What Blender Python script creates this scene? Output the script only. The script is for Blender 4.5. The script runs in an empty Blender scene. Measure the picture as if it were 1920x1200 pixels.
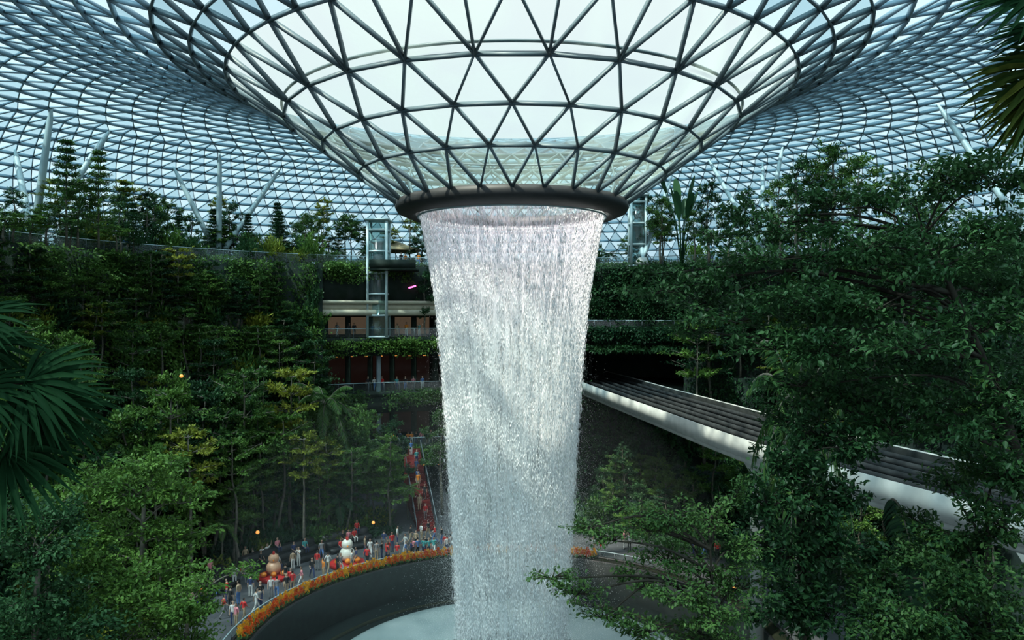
import bpy, math, random
import numpy as np
from mathutils import Vector
rng=np.random.default_rng(7); random.seed(7)
F=1400.0; CZ=22.0; HY=590.0
CX,CY=0.0,50.0
sc=bpy.context.scene
COL=sc.collection
rad=math.radians
def P(px,py,d): return np.array([(px-960)/F*d, d, CZ+(HY-py)/F*d])
def nrm(a):
    a=np.asarray(a,float); return a/np.maximum(np.linalg.norm(a,axis=-1,keepdims=True),1e-9)
def pol(r,a,z=0.0): return np.array([CX+r*math.sin(a),CY+r*math.cos(a),z])

# ------------------------------------------------------------ mesh builder
class B:
    def __init__(s): s.v=[];s.f=[];s.m=[];s.n=0
    def add(s,V,Fs,m=0):
        V=np.asarray(V,float).reshape(-1,3)
        if not isinstance(Fs,list): Fs=[Fs]
        for Fa in Fs:
            Fa=np.asarray(Fa,int)
            if Fa.size==0: continue
            if Fa.ndim==1: Fa=Fa[None,:]
            s.f.append(Fa+s.n); s.m.append(np.full(len(Fa),m,int))
        s.v.append(V); s.n+=len(V)
    def mesh(s,name,mats,smooth=False):
        me=bpy.data.meshes.new(name)
        V=np.concatenate(s.v)
        me.vertices.add(len(V)); me.vertices.foreach_set('co',V.astype(np.float32).ravel())
        lt=np.concatenate([np.full(len(f),f.shape[1],int) for f in s.f])
        lp=np.concatenate([f.ravel() for f in s.f])
        me.loops.add(len(lp)); me.loops.foreach_set('vertex_index',lp.astype(np.int32))
        me.polygons.add(len(lt))
        st=np.concatenate([[0],np.cumsum(lt)[:-1]])
        me.polygons.foreach_set('loop_start',st.astype(np.int32))
        me.polygons.foreach_set('material_index',np.concatenate(s.m).astype(np.int32))
        if smooth: me.polygons.foreach_set('use_smooth',np.ones(len(lt),bool))
        me.update(calc_edges=True); me.validate()
        for m in (mats if isinstance(mats,(list,tuple)) else [mats]): me.materials.append(m)
        return me
    def box(s,c,size,rz=0,m=0):
        x,y,z=[q/2 for q in size]
        V=np.array([[a*x,b*y,d*z] for d in(-1,1) for b in(-1,1) for a in(-1,1)])
        cr,sr=math.cos(rz),math.sin(rz)
        V=np.stack([V[:,0]*cr-V[:,1]*sr,V[:,0]*sr+V[:,1]*cr,V[:,2]],1)+np.asarray(c)
        s.add(V,np.array([[0,2,3,1],[4,5,7,6],[0,1,5,4],[2,6,7,3],[0,4,6,2],[1,3,7,5]]),m)
    def tube(s,path,radii,ns=6,m=0,cap=True):
        path=np.asarray(path,float); n=len(path)
        radii=np.broadcast_to(np.asarray(radii,float),(n,))
        t=nrm(np.gradient(path,axis=0))
        ref=np.array([0,0,1.0]) if abs(t[0][2])<.8 else np.array([1.0,0,0])
        u=nrm(np.cross(t,ref)); w=np.cross(t,u)
        a=np.linspace(0,2*math.pi,ns,endpoint=False)
        V=path[:,None,:]+radii[:,None,None]*(np.cos(a)[None,:,None]*u[:,None,:]+np.sin(a)[None,:,None]*w[:,None,:])
        i=np.arange(n-1)[:,None]*ns; j=np.arange(ns)[None,:]; k=(j+1)%ns
        Q=np.stack([i+j,i+k,i+ns+k,i+ns+j],-1).reshape(-1,4)
        Fs=[Q]
        if cap: Fs+= [np.arange(ns)[::-1][None,:],(np.arange(ns)+(n-1)*ns)[None,:]]
        s.add(V.reshape(-1,3),Fs,m)
    def revolve(s,prof,a0,a1,seg,m=0,close=False,c=(0.0,50.0,0.0)):
        prof=np.asarray(prof,float); k=len(prof)
        full=abs(abs(a1-a0)-2*math.pi)<1e-6
        A=np.linspace(a0,a1,seg+1)[:seg+(0 if full else 1)]
        V=np.stack([c[0]+np.sin(A)[:,None]*prof[None,:,0],c[1]+np.cos(A)[:,None]*prof[None,:,0],c[2]+np.broadcast_to(prof[None,:,1],(len(A),k))],-1)
        ii=np.arange(seg); i2=(ii+1)%len(A)
        jj=np.arange(k if close else k-1); j2=(jj+1)%k
        Q=np.stack([(ii[:,None]*k+jj[None,:]),(i2[:,None]*k+jj[None,:]),(i2[:,None]*k+j2[None,:]),(ii[:,None]*k+j2[None,:])],-1).reshape(-1,4)
        Fs=[Q]
        if close and not full: Fs+=[np.arange(k)[None,:],(np.arange(k)[::-1]+(len(A)-1)*k)[None,:]]
        s.add(V.reshape(-1,3),Fs,m)
    def arcbox(s,r0,r1,a0,a1,z0,z1,seg=None,m=0):
        seg=seg or max(1,int(abs(a1-a0)*r1/2.0))
        s.revolve([(r0,z0),(r0,z1),(r1,z1),(r1,z0)],a0,a1,seg,m,close=True)
    def beams(s,p,q,n,w,d,m=0,off=-.5):
        p=np.asarray(p,float);q=np.asarray(q,float);n=np.broadcast_to(np.asarray(n,float),p.shape)
        t=nrm(q-p); sd=nrm(np.cross(t,n)); n2=np.cross(sd,t)
        w=np.broadcast_to(np.asarray(w,float),(len(p),))[:,None]; d=np.broadcast_to(np.asarray(d,float),(len(p),))[:,None]
        o=n2*(off*d)
        cs=[]
        for e in (p,q):
            for a,b in((-1,-1),(1,-1),(1,1),(-1,1)):
                cs.append(e+o+sd*w*.5*a+n2*d*.5*b)
        V=np.stack(cs,1)
        base=np.arange(len(p))[:,None]*8
        Q=[]
        for f in([0,1,5,4],[1,2,6,5],[2,3,7,6],[3,0,4,7],[3,2,1,0],[4,5,6,7]): Q.append(base+np.array(f)[None,:])
        s.add(V.reshape(-1,3),np.stack(Q,1).reshape(-1,4),m)
    def leaves(s,C,D,N,L,W,m=0,six=True):
        C=np.asarray(C,float); n=len(C)
        if n==0: return
        D=nrm(D); S=nrm(np.cross(D,N)); N=np.cross(S,D)
        L=np.broadcast_to(np.asarray(L,float),(n,))[:,None]; W=np.broadcast_to(np.asarray(W,float),(n,))[:,None]
        if six:
            V=np.stack([C,C+D*L*.3+S*W*.5+N*W*.14,C+D*L*.7+S*W*.38+N*W*.1,C+D*L-N*L*.08,C+D*L*.7-S*W*.38+N*W*.1,C+D*L*.3-S*W*.5+N*W*.14],1)
            b=np.arange(n)[:,None]*6
            Q=np.stack([b+np.array([[0,3,2,1]]),b+np.array([[0,5,4,3]])],1).reshape(-1,4)
            s.add(V.reshape(-1,3),Q,m)
        else:
            V=np.stack([C,C+D*L*.45+S*W*.5,C+D*L,C+D*L*.45-S*W*.5],1)
            b=np.arange(n)[:,None]*4
            s.add(V.reshape(-1,3),(b+np.array([[0,3,2,1]])),m)
def rv(n): return nrm(rng.normal(size=(n,3)))

def reg(o,label=None,cat=None,group=None,kind=None):
    if label: o['label']=label
    if cat: o['category']=cat
    if group: o['group']=group
    if kind: o['kind']=kind
    return o
def ob(name,data,parent=None,loc=None,**k):
    o=bpy.data.objects.new(name,data); COL.objects.link(o)
    if parent: o.parent=parent
    if loc is not None: o.location=[float(x) for x in loc]
    return reg(o,**k)

# ------------------------------------------------------------ materials
def newmat(name):
    m=bpy.data.materials.new(name); m.use_nodes=True; nt=m.node_tree; nt.nodes.clear()
    out=nt.nodes.new('ShaderNodeOutputMaterial'); return m,nt,out
def pm(name,c1,c2=None,rough=.6,metal=0,scale=2.0,bump=0,spec=.5,emis=None,es=0):
    m,nt,out=newmat(name); N=nt.nodes; Lk=nt.links
    b=N.new('ShaderNodeBsdfPrincipled'); b.inputs['Roughness'].default_value=rough; b.inputs['Metallic'].default_value=metal
    b.inputs['Specular IOR Level'].default_value=spec
    c2=c2 or tuple(x*.75 for x in c1)
    tc=N.new('ShaderNodeTexCoord'); no=N.new('ShaderNodeTexNoise'); no.inputs['Scale'].default_value=scale; no.inputs['Detail'].default_value=4
    Lk.new(tc.outputs['Object'],no.inputs['Vector'])
    cr=N.new('ShaderNodeValToRGB'); cr.color_ramp.elements[0].position=.35; cr.color_ramp.elements[1].position=.65
    cr.color_ramp.elements[0].color=(*c2,1); cr.color_ramp.elements[1].color=(*c1,1)
    Lk.new(no.outputs['Fac'],cr.inputs['Fac']); Lk.new(cr.outputs['Color'],b.inputs['Base Color'])
    if bump:
        bp=N.new('ShaderNodeBump'); bp.inputs['Strength'].default_value=bump; Lk.new(no.outputs['Fac'],bp.inputs['Height']); Lk.new(bp.outputs['Normal'],b.inputs['Normal'])
    if emis:
        b.inputs['Emission Color'].default_value=(*emis,1); b.inputs['Emission Strength'].default_value=es
    Lk.new(b.outputs['BSDF'],out.inputs['Surface']); return m
def leafmat(name,dark,light,rough=.5,trans=.3,spec=.2):
    m,nt,out=newmat(name); N=nt.nodes; Lk=nt.links
    g=N.new('ShaderNodeNewGeometry'); oi=N.new('ShaderNodeObjectInfo')
    ad=N.new('ShaderNodeMath'); ad.operation='MULTIPLY_ADD'; ad.inputs[1].default_value=.5
    mu=N.new('ShaderNodeMath'); mu.operation='MULTIPLY'; mu.inputs[1].default_value=.5
    Lk.new(oi.outputs['Random'],mu.inputs[0]); Lk.new(g.outputs['Random Per Island'],ad.inputs[0]); Lk.new(mu.outputs[0],ad.inputs[2])
    cr=N.new('ShaderNodeValToRGB'); cr.color_ramp.elements[0].color=(*dark,1); cr.color_ramp.elements[1].color=(*light,1)
    Lk.new(ad.outputs[0],cr.inputs['Fac'])
    b=N.new('ShaderNodeBsdfPrincipled'); b.inputs['Roughness'].default_value=rough; b.inputs['Specular IOR Level'].default_value=spec
    t=N.new('ShaderNodeBsdfTranslucent'); mx=N.new('ShaderNodeMixShader'); mx.inputs[0].default_value=trans
    Lk.new(cr.outputs['Color'],b.inputs['Base Color']); Lk.new(cr.outputs['Color'],t.inputs['Color'])
    Lk.new(b.outputs['BSDF'],mx.inputs[1]); Lk.new(t.outputs['BSDF'],mx.inputs[2]); Lk.new(mx.outputs[0],out.inputs['Surface']); return m
def glassmat(name,tint,diff=(.8,.9,.9),df=.0,gl=.06,noise=None):
    m,nt,out=newmat(name); N=nt.nodes; Lk=nt.links
    t=N.new('ShaderNodeBsdfTransparent'); t.inputs['Color'].default_value=(*tint,1)
    d=N.new('ShaderNodeBsdfDiffuse'); d.inputs['Color'].default_value=(*diff,1)
    tr=N.new('ShaderNodeBsdfTranslucent'); tr.inputs['Color'].default_value=(*diff,1)
    a=N.new('ShaderNodeMixShader'); a.inputs[0].default_value=.6; Lk.new(d.outputs[0],a.inputs[1]); Lk.new(tr.outputs[0],a.inputs[2])
    x=N.new('ShaderNodeMixShader'); x.inputs[0].default_value=df; Lk.new(t.outputs[0],x.inputs[1]); Lk.new(a.outputs[0],x.inputs[2])
    if noise:
        tc=N.new('ShaderNodeTexCoord'); no=N.new('ShaderNodeTexNoise'); no.inputs['Scale'].default_value=noise[0]; no.inputs['Detail'].default_value=6; no.inputs['Distortion'].default_value=1.0
        Lk.new(tc.outputs['Object'],no.inputs['Vector'])
        mr=N.new('ShaderNodeMapRange'); mr.inputs[1].default_value=.38; mr.inputs[2].default_value=.65; mr.inputs[3].default_value=noise[1]; mr.inputs[4].default_value=noise[2]
        Lk.new(no.outputs['Fac'],mr.inputs[0]); Lk.new(mr.outputs[0],x.inputs[0])
    g=N.new('ShaderNodeBsdfGlossy'); g.inputs['Roughness'].default_value=.12
    y=N.new('ShaderNodeMixShader'); y.inputs[0].default_value=gl; Lk.new(x.outputs[0],y.inputs[1]); Lk.new(g.outputs[0],y.inputs[2])
    Lk.new(y.outputs[0],out.inputs['Surface']); return m

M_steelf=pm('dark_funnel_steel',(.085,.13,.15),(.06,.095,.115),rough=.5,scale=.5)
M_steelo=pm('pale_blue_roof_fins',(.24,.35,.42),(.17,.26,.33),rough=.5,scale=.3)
M_steel=pm('painted_steel',(.16,.2,.22),(.1,.13,.15),rough=.45,scale=.5)
M_steelw=pm('pale_column_paint',(.32,.43,.46),(.26,.36,.39),rough=.5,scale=.5)
M_dark=pm('dark_bronze_ring',(.022,.023,.024),(.013,.014,.015),rough=.55)
M_gfun=glassmat('funnel_glass',(.82,.9,.9),(.5,.66,.6),gl=.03,noise=(.16,.0,.26))
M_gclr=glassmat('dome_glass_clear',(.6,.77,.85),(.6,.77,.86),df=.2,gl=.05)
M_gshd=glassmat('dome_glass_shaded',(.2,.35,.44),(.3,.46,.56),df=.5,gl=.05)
M_rail=glassmat('railing_glass',(.75,.85,.85),df=.05,gl=.06)
M_conc=pm('pale_concrete',(.42,.44,.43),(.33,.35,.34),rough=.9,scale=1.2,spec=.2)
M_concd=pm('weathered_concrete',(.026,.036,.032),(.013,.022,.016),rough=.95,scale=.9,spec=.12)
M_deck=pm('dark_track_deck',(.025,.029,.029),(.014,.017,.017),rough=.95,scale=1.5,spec=.08)
M_pad=pm('worn_running_pad',(.05,.056,.056),(.03,.035,.035),rough=.95,scale=1.5,spec=.08)
M_guide=pm('dark_guide_rail',(.035,.04,.043),(.02,.024,.026),rough=.7,spec=.2)
M_cream=pm('cream_fascia',(.45,.42,.32),(.4,.37,.28),rough=.7)
M_stone=pm('dark_stone_paving',(.075,.08,.09),(.045,.05,.055),rough=.6,scale=.9)
M_black=pm('black_granite',(.015,.016,.018),(.01,.011,.012),rough=.45,spec=.3)
M_pwall=pm('green_black_pool_wall',(.012,.02,.019),(.007,.012,.012),rough=.6,spec=.2)
M_soil=pm('planting_soil',(.02,.022,.014),(.012,.016,.01),rough=.95,spec=.05)
M_bark=pm('grey_bark',(.15,.14,.11),(.08,.075,.06),rough=.9,scale=4,bump=.4)
M_barkd=pm('dark_bark',(.03,.028,.022),(.014,.013,.01),rough=.95,scale=4,bump=.4,spec=.1)
M_warm=pm('warm_shop_light',(.09,.06,.04),(.015,.012,.01),scale=.9,emis=(1,.7,.45),es=.06)
M_warm2=pm('dim_shop_front',(.02,.014,.013),(.008,.007,.007),scale=.7,emis=(1,.45,.35),es=.006)
M_lamp=pm('lamp_glow',(1,.5,.12),emis=(1,.38,.08),es=.8)
M_pink=pm('pink_neon',(1,.2,.5),emis=(1,.12,.4),es=4.0)
M_red=pm('red_lacquer',(.5,.02,.02),(.3,.012,.012),rough=.45)
M_redd=pm('muted_red_carpet',(.15,.02,.018),(.08,.012,.012),rough=.9,scale=1.2,spec=.1)
M_white=pm('white_lacquer',(.8,.78,.68),(.7,.68,.6),rough=.4)
M_orange=pm('orange_lacquer',(.8,.25,.02),(.65,.17,.01),rough=.4)
M_tan=pm('tan_canvas',(.35,.28,.16),(.27,.21,.12),rough=.8)
M_teal=pm('teal_light_panel',(.05,.5,.4),(.04,.35,.3),emis=(.1,.8,.6),es=.25)
M_acr=pm('milky_acrylic',(.27,.34,.35),(.2,.27,.28),rough=.3,scale=.35)
M_pond=pm('dark_pond_water',(.008,.014,.014),(.006,.01,.01),rough=.12,scale=3,bump=.15,spec=.3)

L_mid=leafmat('leaf_mid_green',(.014,.058,.02),(.12,.235,.042))
L_yel=leafmat('leaf_yellow_green',(.07,.13,.02),(.3,.32,.045))
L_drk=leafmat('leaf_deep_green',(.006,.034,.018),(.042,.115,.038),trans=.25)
L_fg=leafmat('leaf_glossy_dark',(.004,.023,.011),(.036,.1,.03),rough=.45,trans=.25,spec=.22)
L_fine=leafmat('leaf_fine_green',(.012,.05,.018),(.08,.16,.036))
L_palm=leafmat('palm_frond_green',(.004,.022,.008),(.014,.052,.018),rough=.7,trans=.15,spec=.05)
L_palmy=leafmat('palm_frond_yellowish',(.012,.03,.006),(.07,.075,.01),rough=.7,spec=.05)  # yellower green than the other palm frond colour
L_flow=leafmat('flower_plume_yellow',(.6,.25,.01),(.95,.6,.04),trans=.3)
L_flor=leafmat('flower_plume_red',(.45,.03,.01),(.85,.2,.02),trans=.3)

# ------------------------------------------------------------ roof
ctrl=np.array([(7.45,7.4),(10.03,9.2),(12.27,10.8),(14.6,12.5),(17.85,14.6),(22,16.6),(28,18.4),(35,19.6),(42,19.8),(50,18.9),(58,16.6),(66,12.4),(72,6.8),(76,-.5)])
def catmull(pts,k=20):
    pts=np.asarray(pts,float); p=np.vstack([2*pts[0]-pts[1],pts,2*pts[-1]-pts[-2]]); out=[]
    for i in range(1,len(p)-2):
        for t in np.linspace(0,1,k,endpoint=False):
            out.append(.5*((2*p[i])+(-p[i-1]+p[i+1])*t+(2*p[i-1]-5*p[i]+4*p[i+1]-p[i+2])*t*t+(-p[i-1]+3*p[i]-3*p[i+1]+p[i+2])*t**3))
    out.append(p[-2]); return np.array(out)
dense=catmull(ctrl)
def hroof(r): return float(np.interp(r,dense[:,0],dense[:,1],left=-99,right=-99))
def ray_roof(px,py,d0=30):
    for d in np.linspace(d0,130,1500):
        p=P(px,py,d); r=math.hypot(p[0]-CX,p[1]-CY)
        if r>16 and p[2]-CZ>=hroof(r): return p
    return P(px,py,90)
tail=dense[dense[:,0]>=17.84]
sl=np.concatenate([[0],np.cumsum(np.linalg.norm(np.diff(tail,axis=0),axis=1))])
nrow=int(sl[-1]/2.15); ss=np.linspace(0,sl[-1],nrow+1)
rr=np.interp(ss,sl,tail[:,0]); hh=np.interp(ss,sl,tail[:,1])
rings=[(7.45,7.4),(10.03,9.2),(12.27,10.8),(14.6,12.5)]+list(zip(rr,hh))
nodes=[];info=[];N=26;off=0.0
for i,(r,h) in enumerate(rings):
    if i>0:
        newN=26 if r<16 else (52 if r<25 else (104 if r<48 else 208))
        if newN!=N: kind='dbl'; offp=off; off=0.0
        else: kind='same'; offp=off; off=.5-off if off in(0,.5) else 0
    else: kind=None;newN=26;offp=0
    A=(np.arange(newN)+off)*2*math.pi/newN
    nodes.append(np.stack([CX+r*np.sin(A),CY+r*np.cos(A),np.full(newN,CZ+h)],1)); info.append((newN,off,kind,offp)); N=newN
prof=np.array(rings); tg=nrm(np.gradient(prof,axis=0))
def rnorm(V,i):
    d=nrm(V[:,:2]-np.array([CX,CY])); return np.concatenate([d*(-tg[i][1]),np.full((len(V),1),tg[i][0])],1)
lat=B(); gl=B(); start=[0]
for n_ in nodes: start.append(start[-1]+len(n_))
T=[[],[],[]]
for i,nd in enumerate(nodes):
    r=rings[i][0]; nn=len(nd); nr=rnorm(nd,i)
    fun=r<15.5
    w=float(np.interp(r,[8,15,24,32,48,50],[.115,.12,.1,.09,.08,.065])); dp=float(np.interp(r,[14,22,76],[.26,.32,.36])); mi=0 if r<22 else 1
    if i>0:
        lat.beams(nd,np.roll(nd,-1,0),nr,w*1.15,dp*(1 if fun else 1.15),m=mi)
        pn=len(nodes[i-1]); pv=nodes[i-1]; j=np.arange(pn); Nn,of,kd,ofp=info[i]
        pnr=rnorm(pv,i-1)
        if kd=='same':
            if ofp==0: Lx,Rx=(j-1)%nn,j
            else: Lx,Rx=j,(j+1)%nn
            cons=[Lx,Rx]
            ta=np.stack([j+start[i-1],Lx+start[i],Rx+start[i]],1)
            tb=np.stack([j+start[i-1],Rx+start[i],(j+1)%pn+start[i-1]],1)
        else:
            c=(2*j+int(2*ofp))%nn; cons=[(c-1)%nn,c,(c+1)%nn]
            ta=np.concatenate([np.stack([j+start[i-1],(c-1)%nn+start[i],c+start[i]],1),np.stack([j+start[i-1],c+start[i],(c+1)%nn+start[i]],1)])
            tb=np.stack([j+start[i-1],(c+1)%nn+start[i],(j+1)%pn+start[i-1]],1)
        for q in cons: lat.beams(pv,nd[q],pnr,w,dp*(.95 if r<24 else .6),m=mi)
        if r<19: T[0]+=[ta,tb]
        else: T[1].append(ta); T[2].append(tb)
V=np.concatenate(nodes)
gl.add(V,[],0)
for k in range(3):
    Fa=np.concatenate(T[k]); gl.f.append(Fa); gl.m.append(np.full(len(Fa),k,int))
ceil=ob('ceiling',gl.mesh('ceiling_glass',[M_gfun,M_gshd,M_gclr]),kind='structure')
ceil['label']='curved glass dome roof dipping into a central funnel'
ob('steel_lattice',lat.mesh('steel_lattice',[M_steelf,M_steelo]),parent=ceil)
b=B(); A=np.linspace(0,2*math.pi,121)
b.tube(np.stack([CX+14.75*np.sin(A),CY+14.75*np.cos(A),np.full(121,CZ+12.95)],1),.09,6,cap=False)
ob('gutter_pipe',b.mesh('gutter_pipe',M_steelf),parent=ceil)
ring=ob('oculus_ring_beam',None,loc=(0,50,CZ+6.4),label='dark bronze circular ring beam around the funnel opening',cat='ring beam')
b=B(); b.revolve([(6.5,.15),(6.75,0),(7.6,.35),(7.75,.62),(7.65,1.02),(7.3,1.1),(6.4,1.0),(6.3,.3)],0,2*math.pi,104,close=True,c=(0,0,0))
ob('ring_fascia',b.mesh('ring_fascia',M_dark),parent=ring)
b=B(); b.tube(np.stack([6.25*np.sin(A),6.25*np.cos(A),np.full(121,.05)],1),.07,6,cap=False)
ob('water_nozzle_pipe',b.mesh('water_nozzle_pipe',M_steelw),parent=ring)

# ------------------------------------------------------------ columns
def strut(b,p,q,r0,r1):
    p=np.array(p);q=np.array(q); t=np.array([0,.04,.1,.5,.9,.96,1])[:,None]
    b.tube(p+(q-p)*t,[r0*.45,r0*.6,r0,(r0+r1)/2*1.05,r1,r1*.6,r1*.4],12)
for (bp,bd,tops,r) in [((410,0),88,[(325,312),(412,285),(528,312)],.33),((62,0),70,[(97,200),(207,243),(28,280)],.36),
                    ((1430,0),82,[(1328,298),(1430,305),(1468,272)],.3),((1925,0),62,[(1758,195),(1905,170)],.32),((812,0),95,[(765,400),(880,330)],.34),((1205,0),90,[(1195,340),(1260,330)],.3)]:
    base=np.array([(bp[0]-960)/F*bd,bd,28.0])
    e=ob('roof_support_column',None,loc=base,label='pale steel branching column standing on the garden terrace',cat='column',group='branching roof columns')
    b=B(); b.revolve([(0,0),(.8,0),(.8,.5),(.45,.9),(0,.9)],0,2*math.pi,16,c=(0,0,0)); ob('column_base',b.mesh('column_base',M_conc),parent=e)
    for t in tops:
        tp=ray_roof(*t,d0=45)-base; b=B(); strut(b,[0,0,.7],tp,r,r*.75); ob('strut',b.mesh('strut',M_steelw,True),parent=e)

# ------------------------------------------------------------ ground, pond, terraces
b=B(); b.revolve([(17.3,0.0),(78,0)],0,2*math.pi,120); ob('floor',b.mesh('floor',M_stone),kind='structure',label='dark paved garden floor around the pool')
b=B(); b.revolve([(17.22,-2.75),(17.22,.3),(17.3,.3)],0,2*math.pi,120); ob('wall_pool',b.mesh('wall_pool',M_pwall),kind='structure',label='green-black curved pool wall')
b=B(); b.revolve([(4,-2.7),(17.25,-2.7)],0,2*math.pi,120); ob('pond_water',b.mesh('pond_water',M_pond),label='still dark water in the circular pool',cat='water',kind='stuff')
b=B(); b.revolve([(13.4,-2.75),(13.4,-2.4),(13.1,-2.1),(12.6,-1.95),(11.8,-1.9),(10.3,-2.05),(8.5,-2.5),(6.5,-3.4),(5,-5),(4.2,-8),(4,-11)],0,2*math.pi,96,c=(0,0,0))
ob('acrylic_basin',b.mesh('acrylic_basin',M_acr,True),loc=(0,50,0),label='round milky acrylic basin catching the falling water',cat='basin')
b=B(); b.arcbox(15.0,15.2,0,2*math.pi-.001,-2.85,-2.55,120)
ob('pool_step_curb',b.mesh('pool_step_curb',M_soil),label='thin dark stone curb in the pool',cat='curb')
b=B(); b.arcbox(17.3,17.5,0,2*math.pi-.001,0,.35,120); b.arcbox(18.6,18.8,0,2*math.pi-.001,0,.3,120)
ob('pool_planter_edge',b.mesh('pool_planter_edge',M_black),label='low black stone planter edge around the pool',cat='planter')
b=B(); b.arcbox(17.5,18.6,0,2*math.pi-.001,0.02,.22,120); ob('planter_soil',b.mesh('planter_soil',M_soil),label='dark soil in the ring planter',cat='soil',kind='stuff')

TP=[(33,0),(33,2),(35.5,2),(35.5,5.5),(38,5.5),(38,10),(40.5,10),(40.5,15),(42.5,15),(42.5,20.5),(44.5,20.5),(44.5,28),(75,28)]
FA0,FA1=rad(-31),rad(-10.5); RA0,RA1=rad(11),rad(29)
def tierz(r,a=99):
    if (FA0-.02<a<FA1+.02 or RA0-.02<a<RA1+.02) and r<44.5: return 0
    z=0
    for i in range(1,len(TP),2):
        if r>=TP[i][0]: z=TP[i][1]
    return z
for nm,a0,a1 in(('wall_left',rad(-140),FA0),('wall_back',FA1,RA0),('wall_right',RA1,rad(140))):
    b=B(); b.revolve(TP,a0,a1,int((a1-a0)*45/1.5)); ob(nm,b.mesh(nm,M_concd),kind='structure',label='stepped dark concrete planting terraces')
b=B()
for z0,z1 in((5.2,5.7),(12.0,12.6),(18.5,19.2)): b.arcbox(44,54,FA0,FA1,z0,z1)
b.arcbox(44.5,54,FA0,FA1,23.7,28); b.arcbox(54,54.5,FA0,FA1,0,28); b.arcbox(54,75,FA0,FA1,27.5,28)
b.arcbox(44.2,45,FA0,FA1,17.0,18.5); b.arcbox(44.2,45,FA0,FA1,10,12)
for a in(FA0,FA1): b.arcbox(43.5,54,a-.006,a+.006,0,28)
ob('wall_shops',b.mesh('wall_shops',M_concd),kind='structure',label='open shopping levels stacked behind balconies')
b=B(); b.arcbox(43.7,44.6,FA0,FA1,21.9,22.6); b.arcbox(43.9,44.6,FA0,FA1,22.6,23.3);b.arcbox(43.6,44.6,FA0,FA1,23.3,23.7)
ob('trim_1',b.mesh('trim_fascia',M_cream),kind='structure',label='cream layered fascia over balcony')
for z0,z1,mt,lb in((19.4,21.7,M_warm,'warmly lit shop front behind the upper balcony'),(12.9,16.6,M_warm2,'dim reddish shop front in shadow'),(6,9.8,M_warm2,'dim reddish shop front in shadow')):
    b=B(); b.arcbox(53.6,53.9,FA0+.03,FA1-.03,z0,z1,24)
    ob('shopfront',b.mesh('shopfront',mt),label=lb,cat='shop front')
b=B()
for z in(2,8.9,15.9,21.2):
    for k in range(9):
        a=FA0+(FA1-FA0)*(k+.5)/9; b.arcbox(46,46.3,a-.004,a+.004,z+.9,z+.98,1)
ob('ceiling_light',b.mesh('ceiling_light',M_lamp),label='small warm ceiling downlights above the balconies',cat='light',kind='stuff')
for k in range(6):
    a=FA0+(FA1-FA0)*(k+.5)/6; b=B(); b.tube([[0,0,0],[0,0,23.7]],.35,12); ob('wall_column',b.mesh('wall_column',M_concd),loc=pol(46,a,0),label='round concrete column carrying the shopping levels',cat='column',group='shop level columns')
b=B()
b.arcbox(44.5,58,RA0,RA1,17.5,20); b.arcbox(44.5,46,RA0,RA1,20,28); b.arcbox(44.5,58,RA0,RA1,12.4,13.2); b.arcbox(58,58.5,RA0,RA1,0,28); b.arcbox(44.5,46,RA0,RA1,0,12.4); b.arcbox(46,75,RA0,RA1,27.5,28)
for a in(RA0,RA1): b.arcbox(43.5,58,a-.006,a+.006,0,28)
b.arcbox(43.2,44.5,RA0,RA1,17.3,17.9); b.arcbox(43.2,44.5,RA0,RA1,19.8,20.2)
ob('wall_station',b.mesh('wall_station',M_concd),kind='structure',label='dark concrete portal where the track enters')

pb=B(); pb.box((0,0,.5),(.05,.05,1.0)); pb.box((0,0,.01),(.12,.12,.02)); POST=pb.mesh('post',M_steel)
def railing(r,a0,a1,z,label,h=1.1):
    e=ob('balcony_railing',None,loc=pol(r,(a0+a1)/2,z),label=label,cat='railing'); o=np.array(e.location)
    n=max(4,int((a1-a0)*r/1.8)); AA=np.linspace(a0,a1,n+1)
    pts=np.array([pol(r,a,z) for a in AA])-o
    b=B(); b.tube(pts+[0,0,h],.045,6); ob('handrail',b.mesh('handrail',M_steelw),parent=e)
    b=B()
    V=np.concatenate([pts+[0,0,.08],pts+[0,0,h-.08]]); i=np.arange(n); b.add(V,np.stack([i,i+1,i+n+2,i+n+1],1))
    ob('glass_panels',b.mesh('glass_panels',M_rail),parent=e)
    for q in pts:
        o2=ob('post',POST,parent=e,loc=q); o2.scale=(1,1,h)
railing(44.9,rad(-100),FA0,28,'glass and steel railing along the upper garden terrace')
railing(44.7,FA0,FA1,28,'glass and steel railing along the upper garden terrace')
railing(44.7,FA1,rad(45),28,'glass and steel railing along the upper garden terrace')
for z in(5.7,12.6,19.2): railing(44.15,FA0+.01,FA1-.01,z,'glass balcony railing in front of the shops')
railing(43.4,RA0,RA1,20.2,'railing on top of the station portal')
railing(18.95,rad(-100),rad(40),0,'low rail behind the flower planter',h=.7)

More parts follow.
